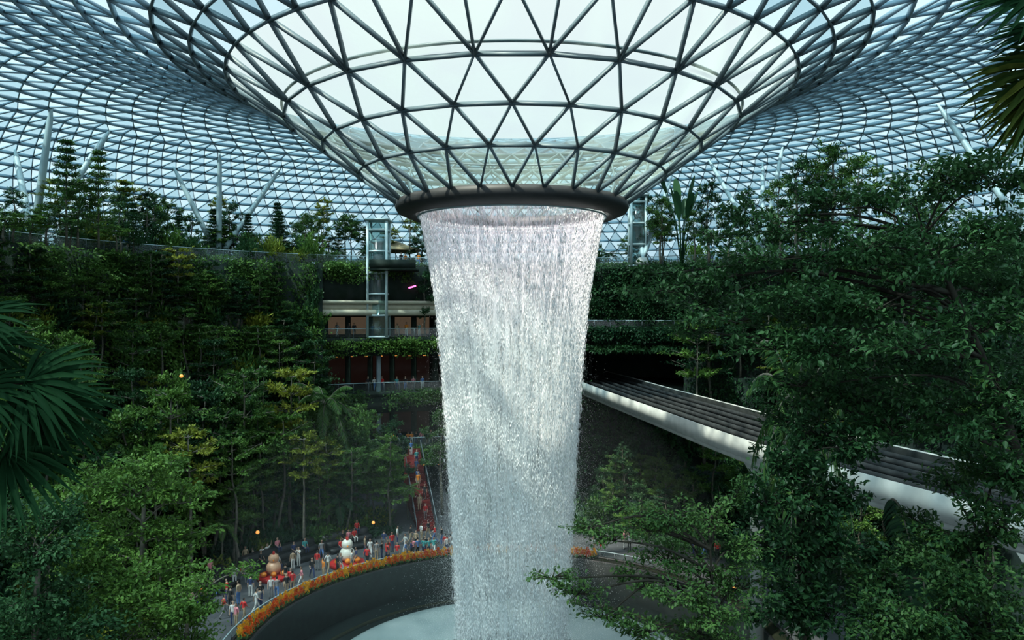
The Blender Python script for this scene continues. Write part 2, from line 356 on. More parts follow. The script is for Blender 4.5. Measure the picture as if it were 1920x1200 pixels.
# ------------------------------------------------------------ bridge
cl=catmull([(9.5,106),(11.5,95),(13.4,82),(15.7,68),(19.1,48),(23.2,34),(28.4,20),(35,6)],8)
tn=nrm(np.gradient(cl,axis=0)); sd=np.stack([-tn[:,1],tn[:,0]],1)
br=ob('rail_bridge',None,loc=(cl[24][0],cl[24][1],0),label='elevated concrete guideway bridge crossing the garden',cat='bridge'); bo=np.array(br.location)
def sweep(sec,name,mat,parent,closed=True):
    b=B(); sec=np.array(sec,float); k=len(sec); n=len(cl)
    V=np.stack([cl[:,None,0]+sd[:,None,0]*sec[None,:,0],cl[:,None,1]+sd[:,None,1]*sec[None,:,0],np.broadcast_to(sec[None,:,1],(n,k))],-1)-bo
    i=np.arange(n-1)[:,None]*k; j=np.arange(k)[None,:]; j2=(j+1)%k
    b.add(V.reshape(-1,3),[np.stack([i+j,i+j2,i+k+j2,i+k+j],-1).reshape(-1,4),np.arange(k)[None,:],(np.arange(k)+(n-1)*k)[None,:]]); return ob(name,b.mesh(name,mat),parent=parent)
sweep([(-3.7,13.2),(3.7,13.2),(3.7,12.9),(3,12.6),(-3,12.6),(-3.7,12.9)],'deck',M_deck,br)
for s_ in(-1,1):
    sweep([(s_*3.85,13.95),(s_*4.0,13.95),(s_*4.0,12.75),(s_*3.85,12.75)],'edge_girder',M_conc,br)
    sweep([(s_*3.7,13.9),(s_*3.85,13.9),(s_*3.85,12.75),(s_*3.7,12.75)],'inner_parapet',M_deck,br)
    sweep([(s_*2.7,12.75),(s_*3.85,12.75),(s_*3.7,12.35),(s_*2.7,12.2)],'lower_girder',M_conc,br)
for c in(-1.9,1.9):
    for o_ in(-.8,.8): sweep([(c+o_-.2,13.2),(c+o_-.2,13.36),(c+o_+.2,13.36),(c+o_+.2,13.2)],'running_slab',M_pad,br)
    for o_ in(-1.35,0,1.35): sweep([(c+o_-.035,13.2),(c+o_-.035,13.62),(c+o_+.035,13.62),(c+o_+.035,13.2)],'guide_rail',M_guide,br)
for cx,cy in((16.4,50),(21.4,30)):
    b=B(); b.tube([[cx-bo[0],cy-bo[1],0],[cx-bo[0],cy-bo[1],11.4],[cx-bo[0],cy-bo[1],12.35]],[.45,.45,1.0],14); ob('pier',b.mesh('pier',M_conc),parent=br)

# ------------------------------------------------------------ elevator tower
def tower(c,w,z0,z1,label,glassm,frame,cab):
    e=ob('elevator_tower',None,loc=(c[0],c[1],z0),label=label,cat='elevator')
    h=z1-z0
    for sx in(-1,1):
        for sy in(-1,1):
            b=B(); b.box((sx*w/2,sy*w/2,h/2),(.28,.28,h)); ob('frame_post',b.mesh('frame_post',frame),parent=e)
    for z in np.arange(0,h+.1,2.6):
        b=B()
        for s2 in(-1,1):
            b.box((0,s2*w/2,z),(w,.16,.22)); b.box((s2*w/2,0,z),(.16,w,.22))
        ob('cross_beam',b.mesh('cross_beam',frame),parent=e)
    b=B(); b.box((0,0,h+.15),(w+.6,w+.6,.2)); ob('cap_slab',b.mesh('cap_slab',frame),parent=e)
    b=B()
    for s2 in(-1,1):
        b.box((0,s2*w*.44,h/2),(w*.9,.03,h)); b.box((s2*w*.44,0,h/2),(.03,w*.9,h))
    ob('shaft_glass',b.mesh('shaft_glass',glassm),parent=e)
    b=B(); b.box((0,0,cab),(w*.75,w*.75,.2)); b.box((0,0,cab+2.4),(w*.75,w*.75,.25)); b.box((0,w*.36,cab+1.2),(w*.7,.06,2.4))
    for sx in(-1,1):
        for sy in(-1,1): b.box((sx*w*.35,sy*w*.35,cab+1.2),(.08,.08,2.4))
    ob('cabin',b.mesh('cabin',M_steelw),parent=e)
    return e
M_frame=pm('pale_elevator_steel',(.45,.56,.58),(.38,.48,.5),rough=.45,scale=.5)
p=P(710,500,91.5); e=tower((p[0],p[1]),2.3,19.3,33.4,'pale steel framed glass elevator shaft beside balconies',M_rail,M_frame,9.2)
b=B(); b.tube([[0,0,-19.2],[0,0,0]],.3,10); ob('support_column',b.mesh('support_column',M_steel),parent=e)
p=P(1195,400,92); tower((p[0],p[1]),1.8,28,36.5,'teal lit glass elevator tower on the terrace',M_rail,M_frame,2.5)
p=P(1186,378,92); b=B(); b.box((0,0,.4),(1.6,1.6,.8)); b.box((0,0,.9),(1.9,1.9,.12)); ob('teal_light_box',b.mesh('teal_light_box',M_teal),loc=(p[0],p[1],36.75),label='teal illuminated box sign capping the elevator',cat='light box')
b=B(); p0=P(745,520,93); b.box((0,0,-.15),(5.5,3.2,.3)); b.box((0,-1.6,.5),(5.5,.08,1.0)); ob('elevator_landing',b.mesh('elevator_landing',M_concd),loc=(p0[0],p0[1]-2,27.6),label='dark landing slab linking elevator and terrace',cat='landing')
b=B(); b.tube([[-.45,0,-.14],[.45,0,.14]],.09,8); p=P(773,538,91.9); ob('neon_tube',b.mesh('neon_tube',M_pink),loc=p,label='short glowing pink neon tube on the dark facade',cat='light')
for px,d,s_ in((742,100,3.4),):
    p=P(px,0,d); e=ob('garden_parasol',None,loc=(p[0],p[1],28),label='tan fabric parasol on the upper terrace',cat='parasol')
    b=B(); b.tube([[0,0,0],[0,0,3.2]],.06,8); ob('pole',b.mesh('pole',M_steelw),parent=e)
    b=B(); n=8; an=np.arange(n)*2*math.pi/n
    V=np.vstack([[[0,0,3.9]],np.stack([s_*.5*np.cos(an),s_*.5*np.sin(an),np.full(n,3.25)],1),np.stack([s_*np.cos(an),s_*np.sin(an),np.full(n,2.7)],1),np.stack([s_*np.cos(an),s_*np.sin(an),np.full(n,2.45)],1)])
    f3=[[0,1+i,1+(i+1)%n] for i in range(n)]; f4=[[1+i,9+i,9+(i+1)%n,1+(i+1)%n] for i in range(n)]+[[9+i,17+i,17+(i+1)%n,9+(i+1)%n] for i in range(n)]
    b.add(V,[np.array(f3),np.array(f4)]); ob('canopy',b.mesh('canopy',M_tan),parent=e)
p0=P(800,1000,76); p1=P(772,838,91); e=ob('red_staircase',None,loc=(p0[0],p0[1],0),label='muted red carpeted staircase climbing to the shop level',cat='staircase')
ang=math.atan2(p1[1]-p0[1],p1[0]-p0[0])-math.pi/2; L_=math.hypot(*(p1-p0)[:2]); ns=32
b=B(); dirv=np.array([(p1-p0)[0],(p1-p0)[1]])/L_
for i in range(ns):
    z=5.7*(i+1)/ns; c=dirv*(i+.5)*L_/ns; b.box((c[0],c[1],z/2+.0),(1.9,L_/ns,z),ang)
ob('steps',b.mesh('steps',M_redd),parent=e)
for s_ in(-1,1):
    b=B(); nv=np.array([dirv[1],-dirv[0]])*1.05*s_
    q0=np.array([nv[0],nv[1],1.0]); q1=np.array([nv[0]+dirv[0]*L_,nv[1]+dirv[1]*L_,6.7]); b.tube([q0,q1],.05,6)
    for t in np.linspace(0,1,9): q=q0+(q1-q0)*t; b.tube([q-[0,0,1],q],.03,6)
    ob('handrail',b.mesh('stair_handrail',M_steel),parent=e)

# ------------------------------------------------------------ waterfall
wf=ob('waterfall',None,loc=(0,50,CZ+6.6),label='tall white ring of falling water from oculus',cat='waterfall')
zc=[(385,6.25),(450,5.8),(560,5.1),(700,4.6),(850,4.2),(1000,3.85),(1150,3.55),(1300,3.3)]
ZW=np.array([(HY-y)/F*50 for y,_ in zc]); RW=np.array([r for _,r in zc])
def rw(h): return np.interp(-np.asarray(h),-ZW,RW)
def watermat(name,sx,sz,lo,hi,amax,amin=0):
    m,nt,out=newmat(name); N=nt.nodes; Lk=nt.links
    tc=N.new('ShaderNodeTexCoord')
    def noi(sc_,det):
        mp=N.new('ShaderNodeMapping'); mp.inputs['Scale'].default_value=sc_; Lk.new(tc.outputs['Object'],mp.inputs['Vector'])
        n=N.new('ShaderNodeTexNoise'); n.inputs['Scale'].default_value=1; n.inputs['Detail'].default_value=det; Lk.new(mp.outputs[0],n.inputs['Vector']); return n
    a=noi((sx,sx,sz),2); c=noi((3.0,3.0,.03),2); e=noi((20,20,2.5),1)
    s1=N.new('ShaderNodeMath'); s1.operation='MULTIPLY_ADD'; s1.inputs[1].default_value=.8; Lk.new(c.outputs['Fac'],s1.inputs[0])
    s0=N.new('ShaderNodeMath'); s0.operation='MULTIPLY'; s0.inputs[1].default_value=.4; Lk.new(e.outputs['Fac'],s0.inputs[0])
    s2=N.new('ShaderNodeMath'); s2.operation='ADD'; Lk.new(a.outputs['Fac'],s2.inputs[0]); Lk.new(s0.outputs[0],s2.inputs[1]); Lk.new(s2.outputs[0],s1.inputs[2])
    mr=N.new('ShaderNodeMapRange'); mr.inputs[1].default_value=lo; mr.inputs[2].default_value=hi; mr.inputs[3].default_value=amin; mr.inputs[4].default_value=amax; Lk.new(s1.outputs[0],mr.inputs[0])
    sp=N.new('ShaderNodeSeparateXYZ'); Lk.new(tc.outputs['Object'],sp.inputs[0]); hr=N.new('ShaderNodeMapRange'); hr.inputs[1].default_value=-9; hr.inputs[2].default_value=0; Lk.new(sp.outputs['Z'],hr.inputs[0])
    cm=N.new('ShaderNodeValToRGB'); cm.color_ramp.elements[0].color=(.88,.95,.97,1); cm.color_ramp.elements[1].color=(.9,.82,.92,1); Lk.new(hr.outputs[0],cm.inputs[0])  # pink-lilac light near the ring is put into the water colour by height
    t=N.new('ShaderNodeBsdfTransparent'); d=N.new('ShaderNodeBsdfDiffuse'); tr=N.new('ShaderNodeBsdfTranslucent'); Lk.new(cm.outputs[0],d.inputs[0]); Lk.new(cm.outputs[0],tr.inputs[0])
    x=N.new('ShaderNodeMixShader'); x.inputs[0].default_value=.45; Lk.new(d.outputs[0],x.inputs[1]); Lk.new(tr.outputs[0],x.inputs[2])
    y=N.new('ShaderNodeMixShader'); Lk.new(mr.outputs[0],y.inputs[0]); Lk.new(t.outputs[0],y.inputs[1]); Lk.new(x.outputs[0],y.inputs[2])
    Lk.new(y.outputs[0],out.inputs['Surface']); return m
hs=np.linspace(6.6,-24.2,60)
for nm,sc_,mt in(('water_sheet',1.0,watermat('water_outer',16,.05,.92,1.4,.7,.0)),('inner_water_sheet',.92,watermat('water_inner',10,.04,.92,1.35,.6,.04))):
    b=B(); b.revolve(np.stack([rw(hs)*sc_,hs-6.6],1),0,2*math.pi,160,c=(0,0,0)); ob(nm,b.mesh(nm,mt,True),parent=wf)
M_drop=pm('water_droplets',(.94,.97,.99),(.9,.94,.97),rough=.3)
n=130000; u=rng.random(n); h=6.6-30.8*u; a=rng.random(n)*2*math.pi
clump=np.sin(a*37)*.5+np.sin(a*91+1)*.5
keep=(clump>-.3)|(rng.random(n)<.35); a=a[keep];h=h[keep]; n=len(a)
r=rw(h)+rng.normal(0,1,n)*(.025+.0055*(6.6-h))
C=np.stack([r*np.sin(a),r*np.cos(a),h-6.6],1)
def drops(C,sz,el):
    n=len(C); b=B(); s_=(sz*(.5+rng.random(n)))[:,None]
    d=np.array([[1,0,0],[-.5,.87,0],[-.5,-.87,0]])
    V=np.stack([C+s_*d[0],C+s_*d[1],C+s_*d[2],C+np.array([0,0,1])*s_*el,C-np.array([0,0,1])*s_*el*1.4],1)
    bb=np.arange(n)[:,None]*5; f=np.array([[0,1,3],[1,2,3],[2,0,3],[1,0,4],[2,1,4],[0,2,4]])
    b.add(V.reshape(-1,3),(bb[:,:,None]+f[None]).reshape(-1,3)); return b
ob('droplets',drops(C,.013,8).mesh('droplets',M_drop),parent=wf,kind='stuff')
n=90000; a=rng.random(n)*2*math.pi; h=-24.4+np.abs(rng.normal(0,9,n)); rb=rw(h); r=rb+np.abs(rng.normal(0,1,n))**1.5*(.25+.03*np.clip(4-h,0,30))
C=np.stack([r*np.sin(a),r*np.cos(a),h-6.6],1); C=C[C[:,2]<-1]
ob('fine_spray',drops(C,.0085,1.3).mesh('fine_spray',M_drop),parent=wf,kind='stuff')
def mist(name,c,R,dens,lab):
    m,nt,out=newmat(name); v=nt.nodes.new('ShaderNodeVolumeScatter'); v.inputs['Color'].default_value=(.8,.95,1,1); v.inputs['Density'].default_value=dens; v.inputs['Anisotropy'].default_value=.1
    nt.links.new(v.outputs[0],out.inputs['Volume'])
    t=np.linspace(0,math.pi,16); b=B(); b.revolve(np.stack([R[0]*np.sin(t)+.001,R[1]*np.cos(t)],1),0,2*math.pi,32,c=(0,0,0))
    ob(name,b.mesh(name,m,True),loc=c,label=lab,cat='mist',kind='stuff')
mist('mist_cloud',(-3,54,5),(18,13),.0016,'thin white mist drifting around the falling water')

# ------------------------------------------------------------ vegetation meshes
def blob(bt,bl,c,R,n,K,L,W,m=0,tw=.02,up=1.2,org=None,six=True,flat=.7):
    c=np.array(c,float);R=np.array(R,float)
    org=c-np.array([0,0,R[2]*.6]) if org is None else np.array(org)
    d=rv(K); e=c+d*R*(.65+.4*rng.random((K,1)))
    if bt is not None:
        for q in e:
            mid=(org+q)/2+np.array([0,0,R[2]*.15]); bt.tube([org,mid,q],[tw,tw*.7,tw*.3],3,cap=False)
    k=rng.integers(0,K,n); t=(.25+.85*rng.random(n)**.7)[:,None]
    pos=org+(e[k]-org)*t+rng.normal(size=(n,3))*R*.13
    D=nrm((e[k]-org)/np.linalg.norm(R)+rng.normal(size=(n,3))*.55+np.array([0,0,-.15])); Nn=nrm(np.array([0,0,up])+rng.normal(size=(n,3))*flat*.7)
    s_=.65+.7*rng.random(n); bl.leaves(pos,D,Nn,L*s_,W*s_,m,six)
def tiered(seed,H=12,tiers=6,Rm=3.3,L=.27,W=.15,per=170,lm=None,start=.45,taper=.5):
    global rng; rng=np.random.default_rng(seed); bt=B();bl=B()
    pz=np.linspace(0,H,8); pth=np.stack([np.cumsum(rng.normal(0,.12,8)),np.cumsum(rng.normal(0,.12,8)),pz],1); bt.tube(pth,np.linspace(.17,.04,8),7)
    for i in range(tiers):
        f=start+(1-start)*i/(tiers-1); z=H*f-.2; R=Rm*(1-taper*((f-start)/(1-start))**2.2)*(.7+.5*rng.random())
        o=np.array([np.interp(z,pz,pth[:,0]),np.interp(z,pz,pth[:,1]),z]); m=rng.integers(4,7)
        a0=rng.random()*6
        for k in range(m):
            a=a0+k*2*math.pi/m+rng.normal()*.25; R_=R*(.55+.55*rng.random())
            q=o+np.array([math.cos(a)*R_,math.sin(a)*R_,R_*(.15+.25*rng.random())])
            bt.tube([o,(o+q)/2+[0,0,.05],q],[.05,.035,.012],4,cap=False)
            blob(bt,bl,o+(q-o)*.72,[R_*.45,R_*.45,.25],per,5,L,W,tw=.012,up=1.6,org=o+(q-o)*.35,six=False)
    return bt.mesh('trunk',M_bark),bl.mesh('foliage',lm)
def rounded(seed,H=10,Rm=2.6,nb=11,per=420,L=.24,W=.13,lm=None,z0=.45):
    global rng; rng=np.random.default_rng(seed); bt=B();bl=B()
    pz=np.linspace(0,H*.8,6); pth=np.stack([np.cumsum(rng.normal(0,.12,6)),np.cumsum(rng.normal(0,.12,6)),pz],1); bt.tube(pth,np.linspace(.18,.06,6),7)
    for i in range(nb):
        f=z0+(.97-z0)*(i+.5)/nb; a=i*2.4; R_=Rm*math.sin(math.pi*min(.93,(f-z0)/(1-z0)*.8+.2))*.62
        c=np.array([math.cos(a)*R_,math.sin(a)*R_,H*f]); o=np.array([np.interp(c[2]-1,pz,pth[:,0]),np.interp(c[2]-1,pz,pth[:,1]),min(c[2]-1,H*.8)])
        bt.tube([o,(o+c)/2,c],[.06,.04,.02],4,cap=False)
        blob(bt,bl,c,[Rm*.42,Rm*.42,H*.06],per,9,L,W,tw=.012,six=False)
    return bt.mesh('trunk',M_bark),bl.mesh('foliage',lm)
def conifer(seed,H=9,Rm=1.5,lm=None,n=14):
    global rng; rng=np.random.default_rng(seed); bt=B();bl=B()
    bt.tube([[0,0,0],[.05,0,H*.5],[0,0,H]],[.11,.07,.02],6)
    for i in range(n):
        z=H*(.2+.78*i/(n-1)); R=Rm*(1.05-i/(n-1)*.85)*(.8+.4*rng.random()); m=6; a0=rng.random()*6
        for k in range(m):
            a=a0+k*2*math.pi/m; q=np.array([math.cos(a)*R,math.sin(a)*R,z+R*.18]); o=np.array([0,0,z])
            bt.tube([o,q],[.025,.008],3,cap=False); nl=80; t=rng.random(nl)[:,None]**.7
            pos=o+(q-o)*t+rng.normal(size=(nl,3))*[.12,.12,.07]; D=nrm((q-o)/R+rng.normal(size=(nl,3))*.6); bl.leaves(pos,D,nrm(np.array([0,0,1.])+rng.normal(size=(nl,3))*.4),.26,.1,0,False)
    return bt.mesh('trunk',M_bark),bl.mesh('foliage',lm)
def frond(bt,bl,o,az,Lf,rise,droop,n=34,LL=.75,W=.07,m=0):
    t=np.linspace(0,1,10); d=np.array([math.cos(az),math.sin(az)])
    x=Lf*t*(1-.12*t); z=rise*t-droop*t*t
    pth=o+np.stack([d[0]*x,d[1]*x,z],1); bt.tube(pth,np.linspace(.035,.008,10),4,cap=False)
    for s_ in(-1,1):
        tt=np.linspace(.12,1,n); pos=np.stack([np.interp(tt,t,pth[:,k]) for k in range(3)],1); tg_=nrm(np.stack([np.interp(tt,t,np.gradient(pth[:,k])) for k in range(3)],1))
        sd_=nrm(np.cross(tg_,[0,0,1]))*s_; D=nrm(sd_*1.0+tg_*.55+np.array([0,0,-.35])+rng.normal(size=(n,3))*.06)
        ln=LL*np.sin(np.pi*np.clip(tt*.85+.12,0,1))**.6; bl.leaves(pos,D,nrm(np.cross(D,tg_)*s_+rng.normal(size=(n,3))*.1),ln,W,m)
def palm(seed,H=7,nf=15,Lf=3.0,lm=None,r=.13):
    global rng; rng=np.random.default_rng(seed); bt=B();bl=B()
    pth=np.array([[0,0,0],[.1,.05,H*.4],[.05,.1,H*.75],[0,0,H]]); bt.tube(pth,[r*1.3,r,r*.9,r*.8],8)
    for i in range(nf):
        k=i/nf; frond(bt,bl,np.array([0,0,H]),i*2.399,Lf*(.8+.3*rng.random()),Lf*(.95-.9*k),Lf*(.55+.35*k))
    return bt.mesh('trunk',M_bark),bl.mesh('fronds',lm)
def shrub(seed,lm,n=900,R=1.1,H=1.1,L=.22,W=.1):
    global rng; rng=np.random.default_rng(seed); bl=B()
    for k in range(7):
        a=k*2.4; q=R*.5*math.sqrt(k/7); blob(None,bl,[q*math.cos(a),q*math.sin(a),H*(.5+.25*rng.random())],[R*.5,R*.5,H*.42],n//7,10,L,W,six=False,org=[q*math.cos(a)*.6,q*math.sin(a)*.6,.05])
    return bl.mesh('shrub',lm)
def paddle(seed,lm,H=5,nl=11):
    global rng; rng=np.random.default_rng(seed); bt=B();bl=B()
    for i in range(nl):
        a=i*2.4; lean=.15+.5*i/nl; d=np.array([math.cos(a),math.sin(a)]); hh_=H*(.45+.3*rng.random()); bt.tube([[d[0]*.1,d[1]*.1,0],[d[0]*lean*hh_*.4,d[1]*lean*hh_*.4,hh_*.6],[d[0]*lean*hh_,d[1]*lean*hh_,hh_]],[.07,.05,.03],5)
        t=np.linspace(0,1,8); Ll=H*.42; x=lean*hh_+Ll*t*(.3+lean*.5); z=hh_+Ll*t*.9-Ll*.35*t*t*(lean*2); w=.42*np.sin(np.pi*np.clip(t*.93+.05,0,1))**.6
        s_=np.array([-d[1],d[0],0]); c=np.stack([d[0]*x,d[1]*x,z],1); V=np.stack([c-s_*w[:,None]+[0,0,.06],c,c+s_*w[:,None]+[0,0,.06]],1).reshape(-1,3)
        f=[]
        for j in range(7): f+=[[3*j,3*j+1,3*j+4,3*j+3],[3*j+1,3*j+2,3*j+5,3*j+4]]
        bl.add(V,np.array(f))
    return bt.mesh('stems',lm),bl.mesh('paddle_leaves',lm)
LIB={
 't1':(tiered(1,lm=L_mid),12,'tiered_tree','tall tree with flat tiered mid-green foliage','trunk','foliage'),
 't2':(tiered(2,tiers=7,Rm=2.7,lm=L_mid,start=.35),12,'tiered_tree','slender tree with layered green canopy','trunk','foliage'),
 't3':(tiered(3,tiers=4,Rm=3.2,lm=L_yel,start=.68,per=190,taper=.3),12,'tiered_tree','umbrella shaped tree with yellow-green tiers','trunk','foliage'),
 't4':(tiered(4,tiers=6,Rm=3.4,lm=L_drk,start=.4,per=200),12,'tiered_tree','dark green tiered tree among the terraces','trunk','foliage'),
 't5':(tiered(14,tiers=4,Rm=3.2,lm=L_mid,start=.66,per=210,taper=.25),12,'tiered_tree','umbrella crowned tree with slender pale trunk','trunk','foliage'),
 'r1':(rounded(5,lm=L_mid),10,'broadleaf_tree','rounded broadleaf tree with dense green crown','trunk','foliage'),
 'r2':(rounded(6,lm=L_drk,Rm=2.2,z0=.3),10,'broadleaf_tree','dark upright broadleaf tree with dense crown','trunk','foliage'),
 'r3':(rounded(15,lm=L_mid,Rm=2.9,z0=.6,nb=9,L=.28,W=.16),10,'broadleaf_tree','broad crowned leafy tree on a bare trunk','trunk','foliage'),
 'c1':(conifer(7,lm=L_drk),9,'conifer_tree','slim conifer with whorled dark branches','trunk','foliage'),
 'c2':(conifer(8,Rm=1.9,lm=L_mid,n=11),9,'conifer_tree','open feathery conifer with thin trunk','trunk','foliage'),
 'p1':(palm(9,lm=L_mid),8.2,'palm_tree','feather palm with arching green fronds','trunk','fronds'),
 'p2':(palm(10,H=4,nf=13,Lf=2.8,lm=L_drk),5.4,'tree_fern','short tree fern with drooping dark fronds','trunk','fronds'),
 'b1':(paddle(11,L_drk),5,'banana_plant','broad leaved banana plant with upright paddles','stems','paddle_leaves')}
rng=np.random.default_rng(99)
def put(k,x,y,z,s,grp=None,sx=None):
    (mt,ml),H,nm,lab,pn,fn=LIB[k]
    e=ob(nm,None,loc=(x,y,z-.1),label=lab,cat='plant' if k in('b1','p2') else 'tree',group=grp)
    e.rotation_euler=(0,0,rng.random()*6.28); q=sx or s; e.scale=(q,q,s)
    ob(pn,mt,parent=e); ob(fn,ml,parent=e)
def tree_at(k,px,top,d,grp,z=None,sx=None):
    x=(px-960)/F*d; y=d; r=math.hypot(x,y-CY)
    zb=tierz(r,math.atan2(x,y-CY)) if z is None else z; topz=CZ+(HY-top)/F*d; s=max(.25,(topz-zb)/LIB[k][1])
    put(k,x,y,zb,s,grp,sx or min(max(s,.6),1.15))
def tree_r(k,px,top,r,grp,sx=None):
    t=(px-960)/F; A_=1+t*t; disc=10000-4*A_*(2500-r*r); d=(100+math.sqrt(max(disc,0)))/(2*A_); tree_at(k,px,top,d,grp,sx=sx)
G1='trees on the planted terraces'; G2='trees on the upper terrace'; G3='trees around the pool'
for a in [('t5',480,612,41.3),('t4',400,640,39.2),('r3',300,600,41.3),('t2',250,610,39.2),('t5',180,570,41.3),('r3',330,690,34.2),('t4',250,700,34.2),('t2',150,640,36.7),('r3',90,600,39.2),('t1',40,620,36.7),('t2',20,560,41.3),
          ('r2',590,520,43.4),('r2',560,600,41.3),('t4',430,570,43.4),('t2',350,560,43.4),('t5',530,640,39.2),('t4',210,540,43.4),('r2',120,540,43.4),('r3',60,680,34.2),('t5',500,700,34.2),('r3',430,690,36.7),('t4',370,720,34.2),('t2',560,690,36.7),('r1',130,700,34.2),('r2',280,560,43.4),('r1',470,560,43.4),('r2',380,570,43.4),('r1',525,570,43.4),('r2',60,520,43.4),('t4',590,640,39.2),
          ('t2',330,530,43.5),('r3',260,510,43.5),('t2',410,530,43.5),('r2',450,520,43.5),('r1',160,500,43.5),('t2',500,530,43.5),('r1',90,480,43.5)]: tree_r(*a[:4],G1,sx=.8)
tree_at('r2',800,500,93,G1,z=19.2,sx=.8)
for a in [('t3',350,815,27),('t5',320,740,30),('t5',447,825,27),('t3',550,700,31),('t3',565,820,27),('t5',520,780,30),('t3',610,830,29),('t5',650,845,28),('r3',700,870,30),('r1',670,800,31),('p1',610,715,32),('p1',690,830,31),('p1',735,890,31),('r3',480,760,31),
          ('t5',400,780,30),('t4',270,800,31),('r1',190,850,30),('r1',720,840,33),('p1',640,900,31),('r1',830,760,33),('t4',380,740,32),('t5',440,700,32),('r3',230,760,32),('t4',160,760,32),('t2',90,760,32),('r3',300,830,28),('r1',590,760,32.5),('r3',640,740,32.5),('t5',500,840,29),('p1',765,905,32),('r1',690,760,36),('r2',735,780,36)]: tree_r(*a,G3)
for a in [('c2',125,262,64),('c2',185,282,66),('r3',150,330,66),('c1',250,380,74),('r2',25,350,62),('c1',335,398,84),('r2',435,375,90),('r2',290,425,78),('c1',520,380,93),('r1',575,395,94),('r3',650,398,97),('r2',555,445,92),('r1',480,440,90),('t3',600,445,95),('t3',530,465,92),
          ('r1',90,380,64),('r3',215,420,70),('r2',360,440,86),('r1',400,450,88),('r1',130,420,66),('r1',10,410,60),('r2',225,360,72),('r1',320,455,80),('c1',465,400,90),('r2',620,440,96),('c2',235,340,76),('r1',60,450,62),
          ('r1',1240,400,90),('r2',1330,335,84),('r1',1300,390,86),('r2',1500,290,76),('r1',1560,262,74),('r1',1610,285,76),('r2',1400,350,80),('b1',1278,318,86),('r2',1210,360,93),('r1',1180,440,95),('r2',1370,400,82),('r1',1240,365,88),('r1',1460,330,78),('t1',1540,310,76),('r1',1680,330,72),('r2',1450,420,80),('r1',1750,330,70)]: tree_at(*a,G2,z=28)
for a in [('t4',1330,560,39.2),('t5',1320,610,36.7),('t4',1390,560,41.3),('t4',1440,520,41.3),('t2',1500,560,39.2),('t4',1560,540,39.2),('t4',1640,560,39.2)]: tree_r(*a,G1)
for a in [('r2',1200,470,92),('t4',1260,500,90),('t4',1150,540,93)]: tree_at(*a,G1,z=20,sx=.7)
for a in [('r2',1170,830,31),('r1',1230,850,32),('r3',1300,880,30),('r2',1350,900,30),('r2',1130,870,33),('t4',1250,920,28),('r2',1200,900,28),('r1',1320,960,26),('r1',1150,900,30),('r3',1220,940,27),('r1',1180,950,27),('r2',1280,840,34)]: tree_r(*a,G3)
for i in range(86):
    s_=-1 if i<56 else 1
    a=rad(rng.uniform(33,90))*s_; r=rng.choice([34.2,36.7,39.2,41.4,43.4,43.4]); x,y,_=pol(r,a); z=tierz(r)
    put(rng.choice(['t4','t5','t3','r2','t2','p2','r1','r3']),x,y,z,rng.uniform(.42,.72),G1,rng.uniform(.55,.85))
for i in range(56):
    a=rad(rng.uniform(-92,-14)) if i<42 else rad(rng.uniform(16,70)); r=rng.uniform(27.5,32.5); x,y,_=pol(r,a)
    if rad(-25)<a<rad(-14): continue
    put(rng.choice(['t5','r2','p1','p2','t2','r1','r3']),x,y,0,rng.uniform(.5,1.0),G3)
for i in range(70):
    a=rad(rng.uniform(-88,-12)) if i<52 else rad(rng.uniform(12,60)); r=rng.uniform(46,56); x,y,_=pol(r,a)
    put(rng.choice(['r1','r2','c1','c2','r3','p2','t3']),x,y,28,rng.uniform(.35,.75),G2,rng.uniform(.5,.85))
SH=[(shrub(21,L_mid),'leafy mid-green shrub planted along terrace edge'),(shrub(22,L_drk),'dense dark green shrub on the planting terrace'),(shrub(23,L_yel,L=.26),'bright yellow-green shrub on the garden terrace')]
rng=np.random.default_rng(5)
def shrub_at(x,y,z,s,k):
    o=ob('shrub',SH[k][0],loc=(x,y,z-.05),label=SH[k][1],cat='shrub',group='shrubs across the terraced garden'); o.scale=(s,s,s*rng.uniform(.8,1.5)); o.rotation_euler=(0,0,rng.random()*6)
for i in range(290):
    if i<210:
        a=rad(rng.uniform(-95,-31)) if rng.random()<.68 else rad(rng.uniform(29,85)); r=rng.choice([34,36.3,38.8,41.2,43.2,43.4,46,46.5]); 
    else:
        a=rad(rng.uniform(-92,-26)) if rng.random()<.7 else rad(rng.uniform(10,70)); r=rng.uniform(27,32.5)
    if i%6==0: r=rng.uniform(45.6,50)
    x,y,_=pol(r,a); shrub_at(x,y,tierz(r),rng.uniform(1.0,2.0),int(rng.choice([0,1,1,0,2] if r>45 else [0,1,1,0,2])))
def trail(a0,a1,r,z,n,drop,name_label,lm,L=.42):
    b=B(); nc=max(2,int((a1-a0)*r/.8)); ca=rng.uniform(a0,a1,nc); cd=drop*(.45+.65*rng.random(nc)); k=rng.integers(0,nc,n); t=rng.random(n)
    aa=ca[k]+rng.normal(0,.6/r,n); dz=.5*rng.random(n)-cd[k]*t; bul=.9+.5*np.sin(ca[k]*60+dz*1.3); rr_=r-.1-rng.random(n)*bul+np.where(dz>0,rng.random(n)*1.4,0)
    pos=np.stack([CX+rr_*np.sin(aa),CY+rr_*np.cos(aa),z+dz],1); inw=np.stack([-np.sin(aa),-np.cos(aa),np.full(n,-.6)],1)
    b.leaves(pos,nrm(inw+rng.normal(size=(n,3))*.7),nrm(np.array([0,0,1.])+rng.normal(size=(n,3))*.5),L*(.6+.7*rng.random(n)),.2,0,False)
    ob('trailing_creeper',b.mesh('trailing_creeper',lm),label=name_label,cat='creeper',kind='stuff')
